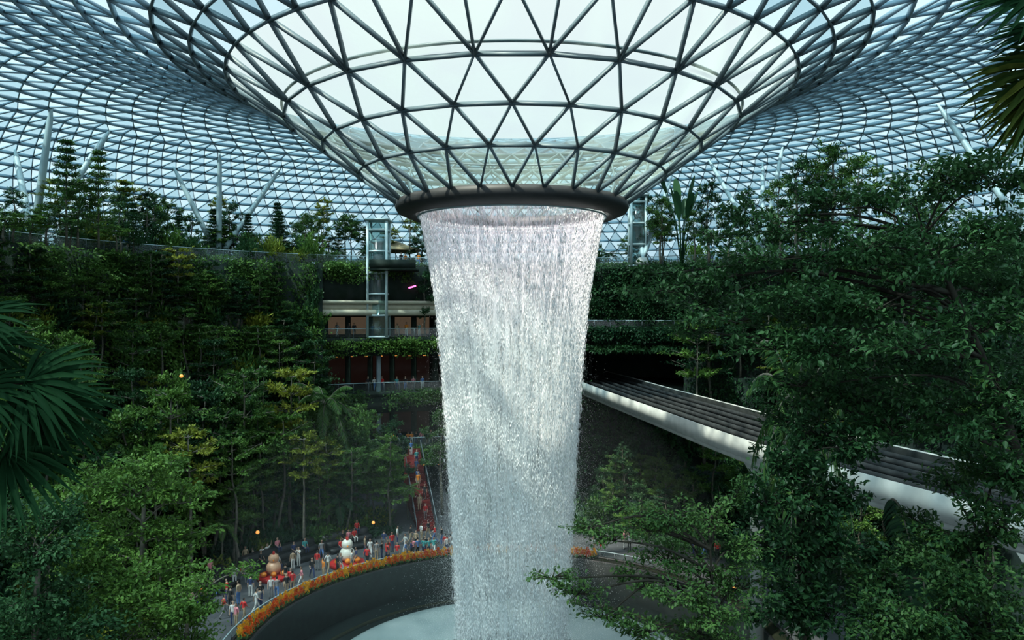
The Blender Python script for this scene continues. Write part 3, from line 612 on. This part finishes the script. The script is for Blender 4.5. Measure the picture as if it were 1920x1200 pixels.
for (r,z,dr) in((33,2,2),(35.5,5.5,3.6),(38,10,4.6),(40.5,15,5.2),(42.5,20.5,5.6),(44.5,28,7.5)):
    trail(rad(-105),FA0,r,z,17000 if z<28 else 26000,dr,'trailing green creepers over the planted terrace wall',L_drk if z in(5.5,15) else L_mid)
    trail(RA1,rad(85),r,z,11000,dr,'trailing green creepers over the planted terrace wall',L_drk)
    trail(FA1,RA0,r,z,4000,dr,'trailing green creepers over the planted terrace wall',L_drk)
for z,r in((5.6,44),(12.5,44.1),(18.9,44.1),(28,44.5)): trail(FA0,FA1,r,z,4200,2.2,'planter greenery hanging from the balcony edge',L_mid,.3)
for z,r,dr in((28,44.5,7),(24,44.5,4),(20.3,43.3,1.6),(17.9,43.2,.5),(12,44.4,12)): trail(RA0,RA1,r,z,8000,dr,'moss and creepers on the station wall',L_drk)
def cover(a0,a1,r0,r1,z,n,lm,lab):
    b=B(); nc=n//40; ca=rng.uniform(a0,a1,nc); cr_=rng.uniform(r0,r1,nc); k=rng.integers(0,nc,n)
    off=rng.normal(size=(n,2))*.35; x=CX+cr_[k]*np.sin(ca[k])+off[:,0]; y=CY+cr_[k]*np.cos(ca[k])+off[:,1]; pos=np.stack([x,y,z+rng.random(n)*.5],1)
    D=nrm(np.concatenate([off*1.5,np.full((n,1),.5)],1)+rng.normal(size=(n,3))*.3); b.leaves(pos,D,nrm(np.array([0,0,1.])+rng.normal(size=(n,3))*.5),.4,.12,0,False)
    ob('ground_cover_planting',b.mesh('ground_cover_planting',lm),label=lab,cat='plants',kind='stuff')
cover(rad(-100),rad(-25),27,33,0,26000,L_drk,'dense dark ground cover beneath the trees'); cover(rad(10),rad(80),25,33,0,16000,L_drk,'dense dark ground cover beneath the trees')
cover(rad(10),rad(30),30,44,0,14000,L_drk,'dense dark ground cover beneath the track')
cover(rad(-100),rad(60),45.2,50,28,26000,L_mid,'leafy planting bed along upper terrace')

def plume(seed,lm):
    global rng; rng=np.random.default_rng(seed); b=B(); n=60
    t=rng.random(n); a=rng.random(n)*6.28; r=.19*(1-t)**.8
    pos=np.stack([r*np.cos(a),r*np.sin(a),.22+.5*t],1); b.leaves(pos,nrm(np.stack([np.cos(a)*.5,np.sin(a)*.5,np.full(n,1.)],1)),rv(n),.16,.1,0,False)
    n=26; a=rng.random(n)*6.28; b.leaves(np.stack([.03*np.cos(a),.03*np.sin(a),rng.random(n)*.25],1),np.stack([np.cos(a),np.sin(a),np.full(n,.5)],1),np.tile([0,0,1.],(n,1)),.3,.1,1,False)
    return b.mesh('celosia_flower',[lm,L_mid])
FL=[plume(31,L_flow),plume(32,L_flor)]; rng=np.random.default_rng(3)
cnt=0
for row,(r,k,st) in enumerate(((18.3,0,.3),(17.8,1,.6))):
    for a in np.arange(rad(-90),rad(24),st/18):
        if cnt>=298: break
        kk=k if rng.random()<.85 else 1-k
        o=ob('celosia_flower',FL[kk],loc=pol(r+rng.normal()*.05,a,.2),label=('yellow orange' if kk==0 else 'red orange')+' plumed flower in the ring planter',cat='flower',group='plumed flowers around the pool'); o.rotation_euler=(0,0,rng.random()*6); q=rng.uniform(.8,1.2); o.scale=(q,q,q); cnt+=1

# ------------------------------------------------------------ people
def person_mesh(name,pose):
    J={'pel':(0,0,.93),'sp':(0,-.01,1.08),'ch':(0,0,1.28),'nb':(0,.01,1.43),'nk':(0,.0,1.50),'h1':(0,-.02,1.57),'h2':(0,-.015,1.66),'h3':(0,.0,1.73)}
    sides={'l':1,'r':-1}
    for s,g in sides.items():
        J.update({'hip'+s:(.09*g,0,.9),'kn'+s:(.1*g,-.02,.5),'an'+s:(.1*g,.02,.09),'to'+s:(.11*g,-.14,.04),'sh'+s:(.18*g,0,1.4),'el'+s:(.23*g,.03,1.12),'wr'+s:(.24*g,-.03,.87),'ha'+s:(.24*g,-.05,.79)})
    if pose=='walk':
        J['knl']=(.1,-.2,.53);J['anl']=(.1,-.28,.12);J['tol']=(.1,-.44,.1);J['knr']=(-.1,.08,.5);J['anr']=(-.1,.32,.17);J['tor']=(-.1,.24,.03)
        J['ell']=(.23,.13,1.14);J['wrl']=(.23,.12,.89);J['hal']=(.23,.1,.82);J['elr']=(-.23,-.08,1.13);J['wrr']=(-.22,-.27,.97);J['har']=(-.22,-.34,.95)
    if pose=='photo':
        for s,g in sides.items(): J['el'+s]=(.2*g,-.16,1.22);J['wr'+s]=(.09*g,-.33,1.42);J['ha'+s]=(.06*g,-.37,1.49)
    if pose=='reach':
        J['ell']=(.3,-.1,1.55);J['wrl']=(.32,-.14,1.8);J['hal']=(.32,-.15,1.88)
    if pose=='sit':
        d=-.45
        for k in list(J): J[k]=(J[k][0],J[k][1],J[k][2]+d)
        for s,g in sides.items():
            J['kn'+s]=(.12*g,-.44,.47);J['an'+s]=(.12*g,-.4,.09);J['to'+s]=(.12*g,-.56,.04);J['el'+s]=(.23*g,-.05,.68);J['wr'+s]=(.15*g,-.28,.57);J['ha'+s]=(.12*g,-.36,.54)
    R={'pel':.135,'sp':.12,'ch':.145,'nb':.075,'nk':.052,'h1':.075,'h2':.088,'h3':.06,'hip':.095,'kn':.06,'an':.042,'to':.034,'sh':.06,'el':.042,'wr':.027,'ha':.03}
    names=list(J); idx={k:i for i,k in enumerate(names)}
    E=[('pel','sp','shirt'),('sp','ch','shirt'),('ch','nb','shirt'),('nb','nk','skin'),('nk','h1','skin'),('h1','h2','skin'),('h2','h3','hair')]
    for s in 'lr': E+=[('pel','hip'+s,'pants'),('hip'+s,'kn'+s,'pants'),('kn'+s,'an'+s,'pants'),('an'+s,'to'+s,'shoe'),('ch','sh'+s,'shirt'),('sh'+s,'el'+s,'shirt'),('el'+s,'wr'+s,'skin'),('wr'+s,'ha'+s,'skin')]
    me=bpy.data.meshes.new('t'); me.from_pydata([J[k] for k in names],[(idx[a],idx[b_]) for a,b_,_ in E],[])
    o=bpy.data.objects.new('t',me); COL.objects.link(o); md=o.modifiers.new('s','SKIN'); md.use_smooth_shade=True
    for k,i in idx.items():
        r_=R.get(k) or R.get(k[:-1]); sv=me.skin_vertices[0].data[i]
        sv.radius=(r_*(1.25 if k in('pel','sp','ch') else 1),r_*(.85 if k in('pel','sp','ch') else 1)); sv.use_root=(k=='pel')
    o.modifiers.new('ss','SUBSURF').levels=1
    dg=bpy.context.evaluated_depsgraph_get(); dg.update(); ev=o.evaluated_get(dg); m2=bpy.data.meshes.new_from_object(ev)
    n=len(m2.vertices); V=np.empty(n*3,np.float32); m2.vertices.foreach_get('co',V); V=V.reshape(-1,3)
    polys=[tuple(p.vertices) for p in m2.polygons]
    bpy.data.objects.remove(o)
    mi={'skin':0,'shirt':1,'pants':2,'hair':3,'shoe':4}
    segs=[(np.array(J[a]),np.array(J[b_]),mi[c]) for a,b_,c in E]; mats=[]
    hz=J['h2'][2]; 
    for p in polys:
        c=V[list(p)].mean(0); best=9;bm=0
        for a,b_,m in segs:
            t=np.clip(np.dot(c-a,b_-a)/np.dot(b_-a,b_-a),0,1); d_=np.linalg.norm(c-(a+(b_-a)*t))
            if d_<best: best=d_;bm=m
        if c[2]>J['h1'][2]-.03 and abs(c[0])<.15 and np.hypot(c[0],c[1]-J['h2'][1])<.16: bm=3 if (c[2]>hz+.045 or c[1]>J['h2'][1]+.015) else 0
        mats.append(bm)
    b=B()
    for k in(3,4):
        for m in range(5):
            ff=[p for p,q in zip(polys,mats) if len(p)==k and q==m]
            if ff: b.f.append(np.array(ff)); b.m.append(np.full(len(ff),m,int))
    b.v.append(V); b.n=n
    for s,g in sides.items():
        h_=np.array(J['ha'+s]); w_=np.array(J['wr'+s]); d=nrm(h_-w_); sd_=nrm(np.cross(d,[g*1.0,.0,.25]) )
        for q,(o_,l) in enumerate(((-.026,.06),(-.009,.07),(.009,.066),(.025,.052))):
            st=h_+sd_*o_+d*.005; b.tube([st,st+d*l*.55,st+d*l+np.array([-g*.012,0,0])],[.0095,.009,.006],5,m=0)
        st=w_+d*.035+sd_*-.02; b.tube([st,st+sd_*-.025+d*.02,st+sd_*-.03+d*.045],[.012,.01,.007],5,m=0)
    hy=J['h2'][1]-.085; b.tube([[0,hy+.01,hz-.03],[0,hy-.018,hz-.045]],[.014,.01],5,m=0)
    for g in(-1,1): b.tube([[g*.03,hy+.012,hz-.012],[g*.03,hy-.002,hz-.012]],[.01,.007],5,m=3); b.tube([[g*.084,J['h2'][1],hz-.045],[g*.096,J['h2'][1]+.01,hz-.02]],[.014,.014],5,m=0)
    return b.mesh(name,[SK[0],CL[0],CL[1],HR,CL[2]],True)
SK=[pm('skin_light',(.55,.36,.26),rough=.6),pm('skin_tan',(.36,.21,.14),rough=.6)]; HR=pm('hair_black',(.012,.01,.01),rough=.5)
CC={'black':(.015,.015,.018),'white':(.75,.75,.73),'red':(.65,.03,.03),'grey':(.25,.25,.26),'navy':(.03,.05,.15),'pink':(.7,.25,.3),'teal':(.06,.38,.38),'blue':(.1,.22,.5),'tan':(.45,.34,.22),'orange':(.8,.25,.03)}
CM={k:pm(k+'_cloth',v,rough=.85,scale=6) for k,v in CC.items()}; CL=[CM['red'],CM['navy'],CM['black']]
PM={k:person_mesh('person_'+k,k) for k in('stand','walk','photo','reach','sit')}
PT={'stand':'standing','walk':'walking','photo':'raising hands','reach':'raising one arm','sit':'sitting'}
def person(x,y,z,pose,rot,top=None,bot=None,sc_=None,where='on paved path'):
    top=top or random.choice(list(CC)); bot=bot or random.choice(['black','navy','grey','tan','blue','black','navy','white'])
    o=ob('person',PM[pose],loc=(x,y,z),label='person in %s top, %s trousers, %s %s'%(top,bot,PT[pose],where),cat='person',group='visitors in the garden')
    s_=sc_ or random.uniform(.97,1.1); o.scale=(s_,s_,s_); o.rotation_euler=(0,0,rot)
    for i,m in enumerate([random.choice(SK),CM[top],CM[bot],HR,CM['black']]):
        o.material_slots[i].link='OBJECT'; o.material_slots[i].material=m
    return o
PL=[(420,1160,'walk','red'),(437,1172,'stand','white'),(451,1176,'stand','pink'),(462,1165,'walk','red'),(488,1136,'stand','black'),(497,1146,'photo','grey'),(508,1122,'stand','white'),(519,1124,'walk','grey'),(563,1122,'stand','black'),(577,1118,'stand','red'),(589,1110,'walk','pink'),(630,1096,'reach','orange'),(460,1062,'stand','tan'),(474,1066,'walk','black'),(491,1060,'stand','white'),(501,1056,'reach','white'),(520,1042,'stand','red'),(549,1068,'stand','tan'),(560,1064,'photo','white'),(603,1050,'walk','grey'),
(684,1042,'stand','tan'),(694,1046,'walk','white'),(706,1052,'stand','grey'),(716,1050,'photo','black'),(727,1048,'stand','red'),(733,1060,'stand','red'),(741,1064,'walk','black'),(751,1056,'stand','red'),(767,1054,'stand','blue'),(774,1050,'photo','navy'),(783,1046,'stand','blue'),(805,1054,'stand','teal'),(813,1052,'stand','teal'),(821,1050,'walk','teal'),(843,1046,'stand','white'),(852,1048,'stand','grey'),(859,1046,'walk','black'),(797,1040,'stand','black'),(760,1036,'walk','white'),(735,1034,'stand','red'),(720,1030,'stand','navy'),(780,1028,'stand','tan'),(815,1020,'walk','red'),(828,1022,'stand','black'),(790,1015,'stand','white'),(803,1010,'walk','black'),(668,1062,'walk','navy'),(640,1082,'stand','black'),(615,1075,'walk','white'),(700,1070,'walk','red'),(545,1105,'stand','red'),(480,1150,'walk','white'),(432,1145,'stand','black'),(425,1130,'stand','red'),
(595,1070,'stand','red'),(585,1085,'walk','black'),(675,1078,'stand','white'),(655,1084,'walk','grey'),(440,1100,'stand','white'),(455,1095,'walk','red'),(835,1036,'stand','red'),(848,1030,'stand','navy'),(770,1020,'walk','black'),(745,1022,'stand','white'),(790,1060,'walk','pink'),
(1105,1050,'stand','white'),(1125,1046,'walk','red'),(1170,1030,'stand','pink'),(1180,1034,'photo','white'),(1300,1040,'stand','black'),(1320,1044,'walk','white'),(1345,1050,'stand','red'),(535,1098,'walk','black'),(470,1120,'stand','navy'),(447,1135,'stand','tan')]
for px,py,ps,tp in PL:
    d=22*F/(py-HY); x=(px-960)/F*d
    rr_=math.hypot(x,d-CY)
    if rr_<19.5: q=19.6/rr_; x*=q; d=CY+(d-CY)*q
    person(x,d,0,ps,random.uniform(0,6.28),tp)
for z,lst in((19.2,(632,655,664,698,712,745,762,786)),(12.6,(690,702,716,744,760,775,792)),(5.7,(735,750,765,772,780,790,801,808))):
    for px in lst:
        dd=[q for q in np.linspace(80,100,400) if math.hypot((px-960)/F*q,q-CY)>44.9+random.random()*1.5][0]; person((px-960)/F*dd,dd,z,random.choice(['stand','walk','photo']),random.uniform(-.6,.6),where='behind balcony railing')
for t in (.12,.2,.33,.45,.52,.64,.78,.9):
    i=int(t*ns); c=dirv*(i+.5)*L_/ns; person(p0[0]+c[0]+random.uniform(-.5,.5),p0[1]+c[1],5.7*(i+1)/ns,'stand',random.uniform(-.4,.4),where='on red stairs')
for px in(752,760,785,235,1335): 
    dd=[q for q in np.linspace(60,110,600) if math.hypot((px-960)/F*q,q-CY)>45.6][0]; person((px-960)/F*dd,dd,28,'stand',random.uniform(-.5,.5),where='on upper terrace')
for (a0,a1) in((rad(-60),rad(-44)),(rad(-42),rad(-32)),(rad(-82),rad(-64))):
    e=ob('seating_steps',None,loc=pol(25,(a0+a1)/2,0),label='black granite tiered seating steps beside the path',cat='seating'); oo=np.array(e.location)
    for k in range(3):
        b=B(); b.arcbox(24.6+k*.8,25.4+k*.8,a0,a1,0,.45*(k+1),10); b.v[0]=b.v[0]-oo; ob('seat_step',b.mesh('seat_step',M_black),parent=e)
    for i in range(5):
        k=random.randint(0,2); a=a0+.03+(a1-a0-.06)*(i+.5)/5; q=pol(24.85+k*.8,a); person(q[0],q[1],.45*(k+1)-.42+.0,'sit',-a,where='on black granite steps')
def sculpt(px,py,body,comb,s_):
    d=22*F/(py-HY); x=(px-960)/F*d
    e=ob('festive_sculpture',None,loc=(x,d,0),label='round cream festive sculpture with red tuft on red plinth' if body is M_white else 'round peach festive sculpture on a red plinth',cat='sculpture'); e.scale=(s_,s_,s_); e.rotation_euler=(0,0,.3)
    b=B(); b.revolve([(0,0),(1.6,0),(1.6,.3),(1.5,.38),(0,.38)],0,2*math.pi,28,c=(0,0,0)); ob('plinth',b.mesh('plinth',M_red),parent=e)
    t=np.linspace(0,math.pi,16); b=B(); b.revolve(np.stack([.72*np.sin(t),1.05-.68*np.cos(t)],1),0,2*math.pi,24,c=(0,0,0)); b.revolve(np.stack([.52*np.sin(t),1.95-.5*np.cos(t)],1),0,2*math.pi,24,c=(0,0,0)); ob('body',b.mesh('body',body,True),parent=e)
    for k in range(3):
        b=B(); b.revolve(np.stack([.13*np.sin(t),2.5-.18*np.cos(t)],1),0,2*math.pi,12,c=(0,-.15+.15*k,-.04*abs(k-1))); ob('tuft',b.mesh('tuft',comb,True),parent=e)
    for sx in(-.9,0,.9):
        b=B(); b.revolve(np.stack([.28*np.sin(t),.62-.24*np.cos(t)],1),0,2*math.pi,16,c=(sx,-.8+abs(sx)*.25,0)); ob('orange_fruit',b.mesh('orange_fruit',M_orange,True),parent=e)
    b=B(); b.tube([[0,-.48,1.9],[0,-.68,1.86]],[.1,.02],8); ob('beak',b.mesh('beak',M_orange),parent=e)
sculpt(651,1060,M_white,M_red,.95); sculpt(513,1084,pm('peach_lacquer',(.7,.4,.25),rough=.4),M_red,.85)
for px,py,d in((483,998,62),(340,705,64),(700,980,72),(1378,1105,40)):
    e=ob('garden_lamp',None,loc=P(px,py,d),label='small glowing round orange lantern among foliage',cat='lamp',group='glowing orange lanterns'); t=np.linspace(0,math.pi,8)
    b=B(); b.revolve(np.stack([.16*np.sin(t),-.15*np.cos(t)],1),0,2*math.pi,12,c=(0,0,0)); ob('lantern_globe',b.mesh('lantern_globe',M_lamp,True),parent=e)
    b=B(); b.tube([[0,0,.15],[0,0,1.2]],.012,4); ob('lantern_cord',b.mesh('lantern_cord',M_black),parent=e)

# ------------------------------------------------------------ foreground trees
rng=np.random.default_rng(12)
def fg(label,trunk,blobs,L,W,lm,dens,bark=M_barkd,tr=.22,flat=.7,K=16,up=1.2):
    base=np.array(trunk[0],float); e=ob('broadleaf_tree',None,loc=base,label=label,cat='tree'); bt=B();bl=B()
    tp=catmull(np.array(trunk)-base,5); bt.tube(tp,np.linspace(tr,tr*.35,len(tp)),9)
    for (px,py,d,rx,ry) in blobs:
        c=P(px,py,d)-base; R=np.array([rx/F*d,rx/F*d*.8,ry/F*d])
        dist=np.linalg.norm((tp-c)*[1,1,1.4],axis=1)+np.where(tp[:,2]>c[2]-.3,3,0); o=tp[np.argmin(dist)]
        l=np.linalg.norm(c-o); mid=(o+c)/2+rng.normal(size=3)*l*.06+np.array([0,0,l*.06]); q=c-np.array([0,0,R[2]*.5])
        bt.tube(catmull([o,mid,q],5),np.linspace(.022+.007*l,.014,11),5,cap=False)
        n=int(dens*rx*ry*(d/17)**2*.0125*(.16*.08)/(L*W)*10)
        blob(bt,bl,c,R,n,K,L,W,tw=.012,org=q,up=up,flat=flat)
    ob('trunk',bt.mesh('trunk',bark,True),parent=e); ob('foliage',bl.mesh('foliage',lm),parent=e)
A_=[(1225,540,20,75,22),(1240,505,20.5,60,16),(1330,515,20,95,32),(1420,475,19,85,32),(1395,400,21,60,24),(1480,425,20,90,30),(1560,378,20,90,30),(1620,450,18,110,44),(1700,360,19,100,38),(1790,325,18,90,38),(1865,320,17,90,48),(1880,430,17,100,60),(1760,480,17,120,50),(1640,560,17,120,42),(1500,550,18,110,38),(1380,590,19,95,30),(1450,640,18,100,32),(1560,650,17,110,38),(1700,640,16,120,45),(1840,600,16,120,50),(1885,720,16,100,45),(1760,735,17,110,40),(1620,735,18,90,36),(1500,710,18,80,30),(1340,440,22,45,18),(1680,800,17,100,32),(1820,800,16,100,36),(1560,480,19,80,34),(1290,610,20,60,20),(1480,780,19,65,26),(1900,880,16,70,40),(1560,580,21,120,50),(1700,540,21,140,70),(1850,520,20,120,70),(1420,550,21,100,40),(1640,690,20,130,50),(1800,660,20,130,60),(1540,740,20,90,36),(1720,440,21,120,50),(1310,560,21,70,24)]
fg('large tree with glossy dark green leaves and spreading branches',[(14.5,19,0),(14.2,19,8),(13.6,18.8,15),(12.6,18.6,18.5),(11.4,18.5,21.5),(10.3,18.7,24)],A_,.155,.078,L_fg,1.45,tr=.2,flat=.55,up=1.6)
Bb=[(1540,800,18,75,50),(1470,850,18,65,40),(1440,930,17,60,50),(1520,920,17,85,55),(1480,1020,17,95,55),(1450,1120,17,95,60),(1570,1020,17,75,50),(1560,1130,17,110,65),(1610,830,17,70,40),(1500,870,17,60,45),(1590,930,17,50,35)]
fg('dense dark leafed tree below the track',[(6.9,17.5,0),(6.8,17.4,8),(6.9,17.5,13),(6.8,17.6,17),(6.9,17.8,19)],Bb,.15,.075,L_fg,1.5,tr=.18)
Cb=[(1700,1130,16,110,60),(1820,1080,16,110,70),(1790,1180,16,120,55),(1880,960,16,80,60),(1860,870,17,80,45),(1880,1180,16,90,60),(1660,1190,16,80,40),(1800,990,17,80,40),(1750,1050,17,80,40),(1720,970,19,40,18),(1650,1070,17,60,35),(1780,900,18,70,24)]
fg('bushy green tree beside the curved track',[(10.6,16,0),(10.5,16,8),(10.3,16.2,13),(10.4,16.3,18)],Cb,.12,.06,L_fine,1.4,tr=.18)
Db=[(1035,1078,14,50,16),(1085,1105,14,55,18),(1130,1150,14,55,20),(1100,985,15,45,14),(1150,1005,15,55,18),(1215,985,15,50,22),(1260,960,15,65,28),(1340,965,15,60,30),(1250,1040,15,70,28),(1330,1060,15,80,30),(1190,1075,15,60,22),(1270,1120,14,80,32),(1350,1150,14,80,36),(1210,1175,14,70,26),(1400,1020,15,50,30),(1160,950,16,40,12),(1330,1195,14,90,30),(1380,920,16,40,25),(1290,1000,16,70,22),(1390,1090,15,60,30)]
fg('fine leaved tree with arching feathery sprays',[(4.6,14.6,0),(4.5,14.6,8),(4.3,14.6,13),(4.0,14.6,15.6),(3.9,14.8,17.8)],Db,.08,.042,L_fine,1.0,tr=.06,K=18,up=2)
Eb=[(290,865,28,75,28),(250,915,28,90,30),(335,930,28,65,28),(180,900,28,80,30),(230,990,28,95,34),(320,1000,28,75,30),(150,1040,27,90,36),(270,1070,27,110,36),(330,1120,26,85,36),(200,1130,26,120,42),(110,930,28,80,40)]
fg('mid-green tree with layered small leaves below',[(-14,28,0),(-14,28,6),(-13.9,27.9,11),(-13.8,28,15)],Eb,.16,.085,L_mid,1.4,tr=.2,bark=M_bark)
Fb=[(60,1010,24,90,60),(50,1110,24,100,60),(110,1180,24,110,50),(0,950,24,70,55),(20,1180,24,90,50),(120,960,25,60,40)]
fg('dark bushy tree in the garden below',[(-15.4,24,0),(-15.4,24,6),(-15.3,24,12),(-15.2,24,14.5)],Fb,.15,.08,L_drk,1.3,tr=.2,bark=M_bark)
Gb=[(390,1090,26,50,18),(455,1068,26,40,12),(370,1140,26,50,26),(360,1190,26,60,30),(300,1185,26,80,30),(330,1150,26,60,30),(230,1190,26,80,30)]
fg('bright green leafy tree near the path',[(-11.6,26,0),(-11.5,26,6),(-11.4,26,10),(-11.2,26,12)],Gb,.13,.07,L_mid,1.25,tr=.16,bark=M_bark)

def fan(bt,bl,org,hub,axis,normal,L,ns=30,spread=1.75,m=0,droop=.25,W=.05):
    org=np.array(org);hub=np.array(hub); axis=nrm(axis); sd_=nrm(np.cross(axis,normal)); nn=np.cross(sd_,axis)
    bt.tube(catmull([org,(org+hub)/2+[0,0,.1],hub],4),.016,5)
    for a in np.linspace(-spread,spread,ns):
        a=a+rng.normal()*.02; dq=droop*rng.uniform(.8,1.4)
        d=axis*math.cos(a)+sd_*math.sin(a); s2=nrm(np.cross(d,nn)); l=L*(.72+.28*math.cos(a*.75))*rng.uniform(.88,1.06)
        t=np.array([0,.25,.5,.75,.92,1.0]); w=W*np.array([.35,.9,1.1,.65,.25,.04])*L
        c=hub+d[None]*(l*t)[:,None]+np.array([0,0,-1.])*(dq*l*t**2.4)[:,None]+nn[None]*(.03*np.sin(ns*a))
        V=np.stack([c-s2*w[:,None]*.75+nn*(w*.9)[:,None],c,c+s2*w[:,None]*.75+nn*(w*.9)[:,None]],1).reshape(-1,3); f=[]
        for j in range(5): f+=[[3*j,3*j+1,3*j+4,3*j+3],[3*j+1,3*j+2,3*j+5,3*j+4]]
        bl.add(V,np.array(f),m)
def fanpalm(label,base,crown,fans,mats):
    e=ob('fan_palm_tree',None,loc=base,label=label,cat='palm tree'); base=np.array(base); bt=B();bl=B(); cr_=np.array(crown)-base
    bt.tube(catmull([np.zeros(3),cr_*.5+[.1,0,0],cr_],6),np.linspace(.2,.14,13),9)
    for (px,py,d,ax,nn,L,m,dr) in fans: fan(bt,bl,cr_,P(px,py,d)-base,ax,nn,L,m=m,droop=dr)
    ob('trunk',bt.mesh('trunk',M_barkd,True),parent=e); ob('fronds',bl.mesh('fronds',mats),parent=e)
cp=P(-110,740,11)
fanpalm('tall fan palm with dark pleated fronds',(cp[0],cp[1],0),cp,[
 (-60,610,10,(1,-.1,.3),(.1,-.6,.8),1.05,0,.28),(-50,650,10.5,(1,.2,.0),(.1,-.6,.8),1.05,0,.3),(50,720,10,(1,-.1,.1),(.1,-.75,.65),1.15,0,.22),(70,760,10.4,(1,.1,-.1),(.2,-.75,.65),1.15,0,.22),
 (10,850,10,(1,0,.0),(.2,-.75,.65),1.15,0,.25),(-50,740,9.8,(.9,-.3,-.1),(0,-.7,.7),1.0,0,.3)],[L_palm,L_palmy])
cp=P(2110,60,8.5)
fanpalm('tall fan palm with dark and yellowish fronds overhead',(cp[0]+.3,cp[1],0),cp,[
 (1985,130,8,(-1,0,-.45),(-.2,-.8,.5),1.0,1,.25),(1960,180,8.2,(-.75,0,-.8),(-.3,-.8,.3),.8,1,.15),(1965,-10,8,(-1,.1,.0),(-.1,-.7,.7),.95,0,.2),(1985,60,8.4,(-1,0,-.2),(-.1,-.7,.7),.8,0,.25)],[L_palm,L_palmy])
tree_at('p1',1500,640,30,G3,z=0,sx=.8); tree_at('p2',1740,900,20,G3,z=0,sx=.7)

# ------------------------------------------------------------ light, world, camera
w=bpy.data.worlds.new('World'); sc.world=w; w.use_nodes=True; nt=w.node_tree; nt.nodes.clear()
out=nt.nodes.new('ShaderNodeOutputWorld'); bg=nt.nodes.new('ShaderNodeBackground'); tc=nt.nodes.new('ShaderNodeTexCoord'); sx=nt.nodes.new('ShaderNodeSeparateXYZ'); cr=nt.nodes.new('ShaderNodeValToRGB')
nt.links.new(tc.outputs['Generated'],sx.inputs[0]); nt.links.new(sx.outputs['Z'],cr.inputs[0])
cr.color_ramp.elements[0].position=.0; cr.color_ramp.elements[0].color=(.66,.8,.87,1); cr.color_ramp.elements[1].position=.4; cr.color_ramp.elements[1].color=(.92,.97,.97,1)
nt.links.new(cr.outputs[0],bg.inputs[0]); bg.inputs[1].default_value=1.12; nt.links.new(bg.outputs[0],out.inputs[0])
def sun(nm,e,ang_,col,d):
    l=bpy.data.lights.new(nm,'SUN'); l.energy=e; l.angle=rad(ang_); l.color=col; so=bpy.data.objects.new(nm,l); COL.objects.link(so); so.rotation_euler=Vector(d).to_track_quat('-Z','Y').to_euler()
sun('sun',11,2.5,(1,.93,.78),(.4,.42,-.95))
sun('sky_fill',2.4,70,(.85,.97,1),(.05,.35,-1))  # added wide soft sun, fills the hall on top of the world sky
cam=bpy.data.cameras.new('camera'); co=bpy.data.objects.new('camera',cam); COL.objects.link(co); co.location=(0,0,CZ); co.rotation_euler=(math.pi/2,0,0)
cam.sensor_width=36; cam.lens=F/1920*36; cam.shift_y=-(600-HY)/1920; cam.clip_end=600; sc.camera=co
sc.view_settings.view_transform='Standard'
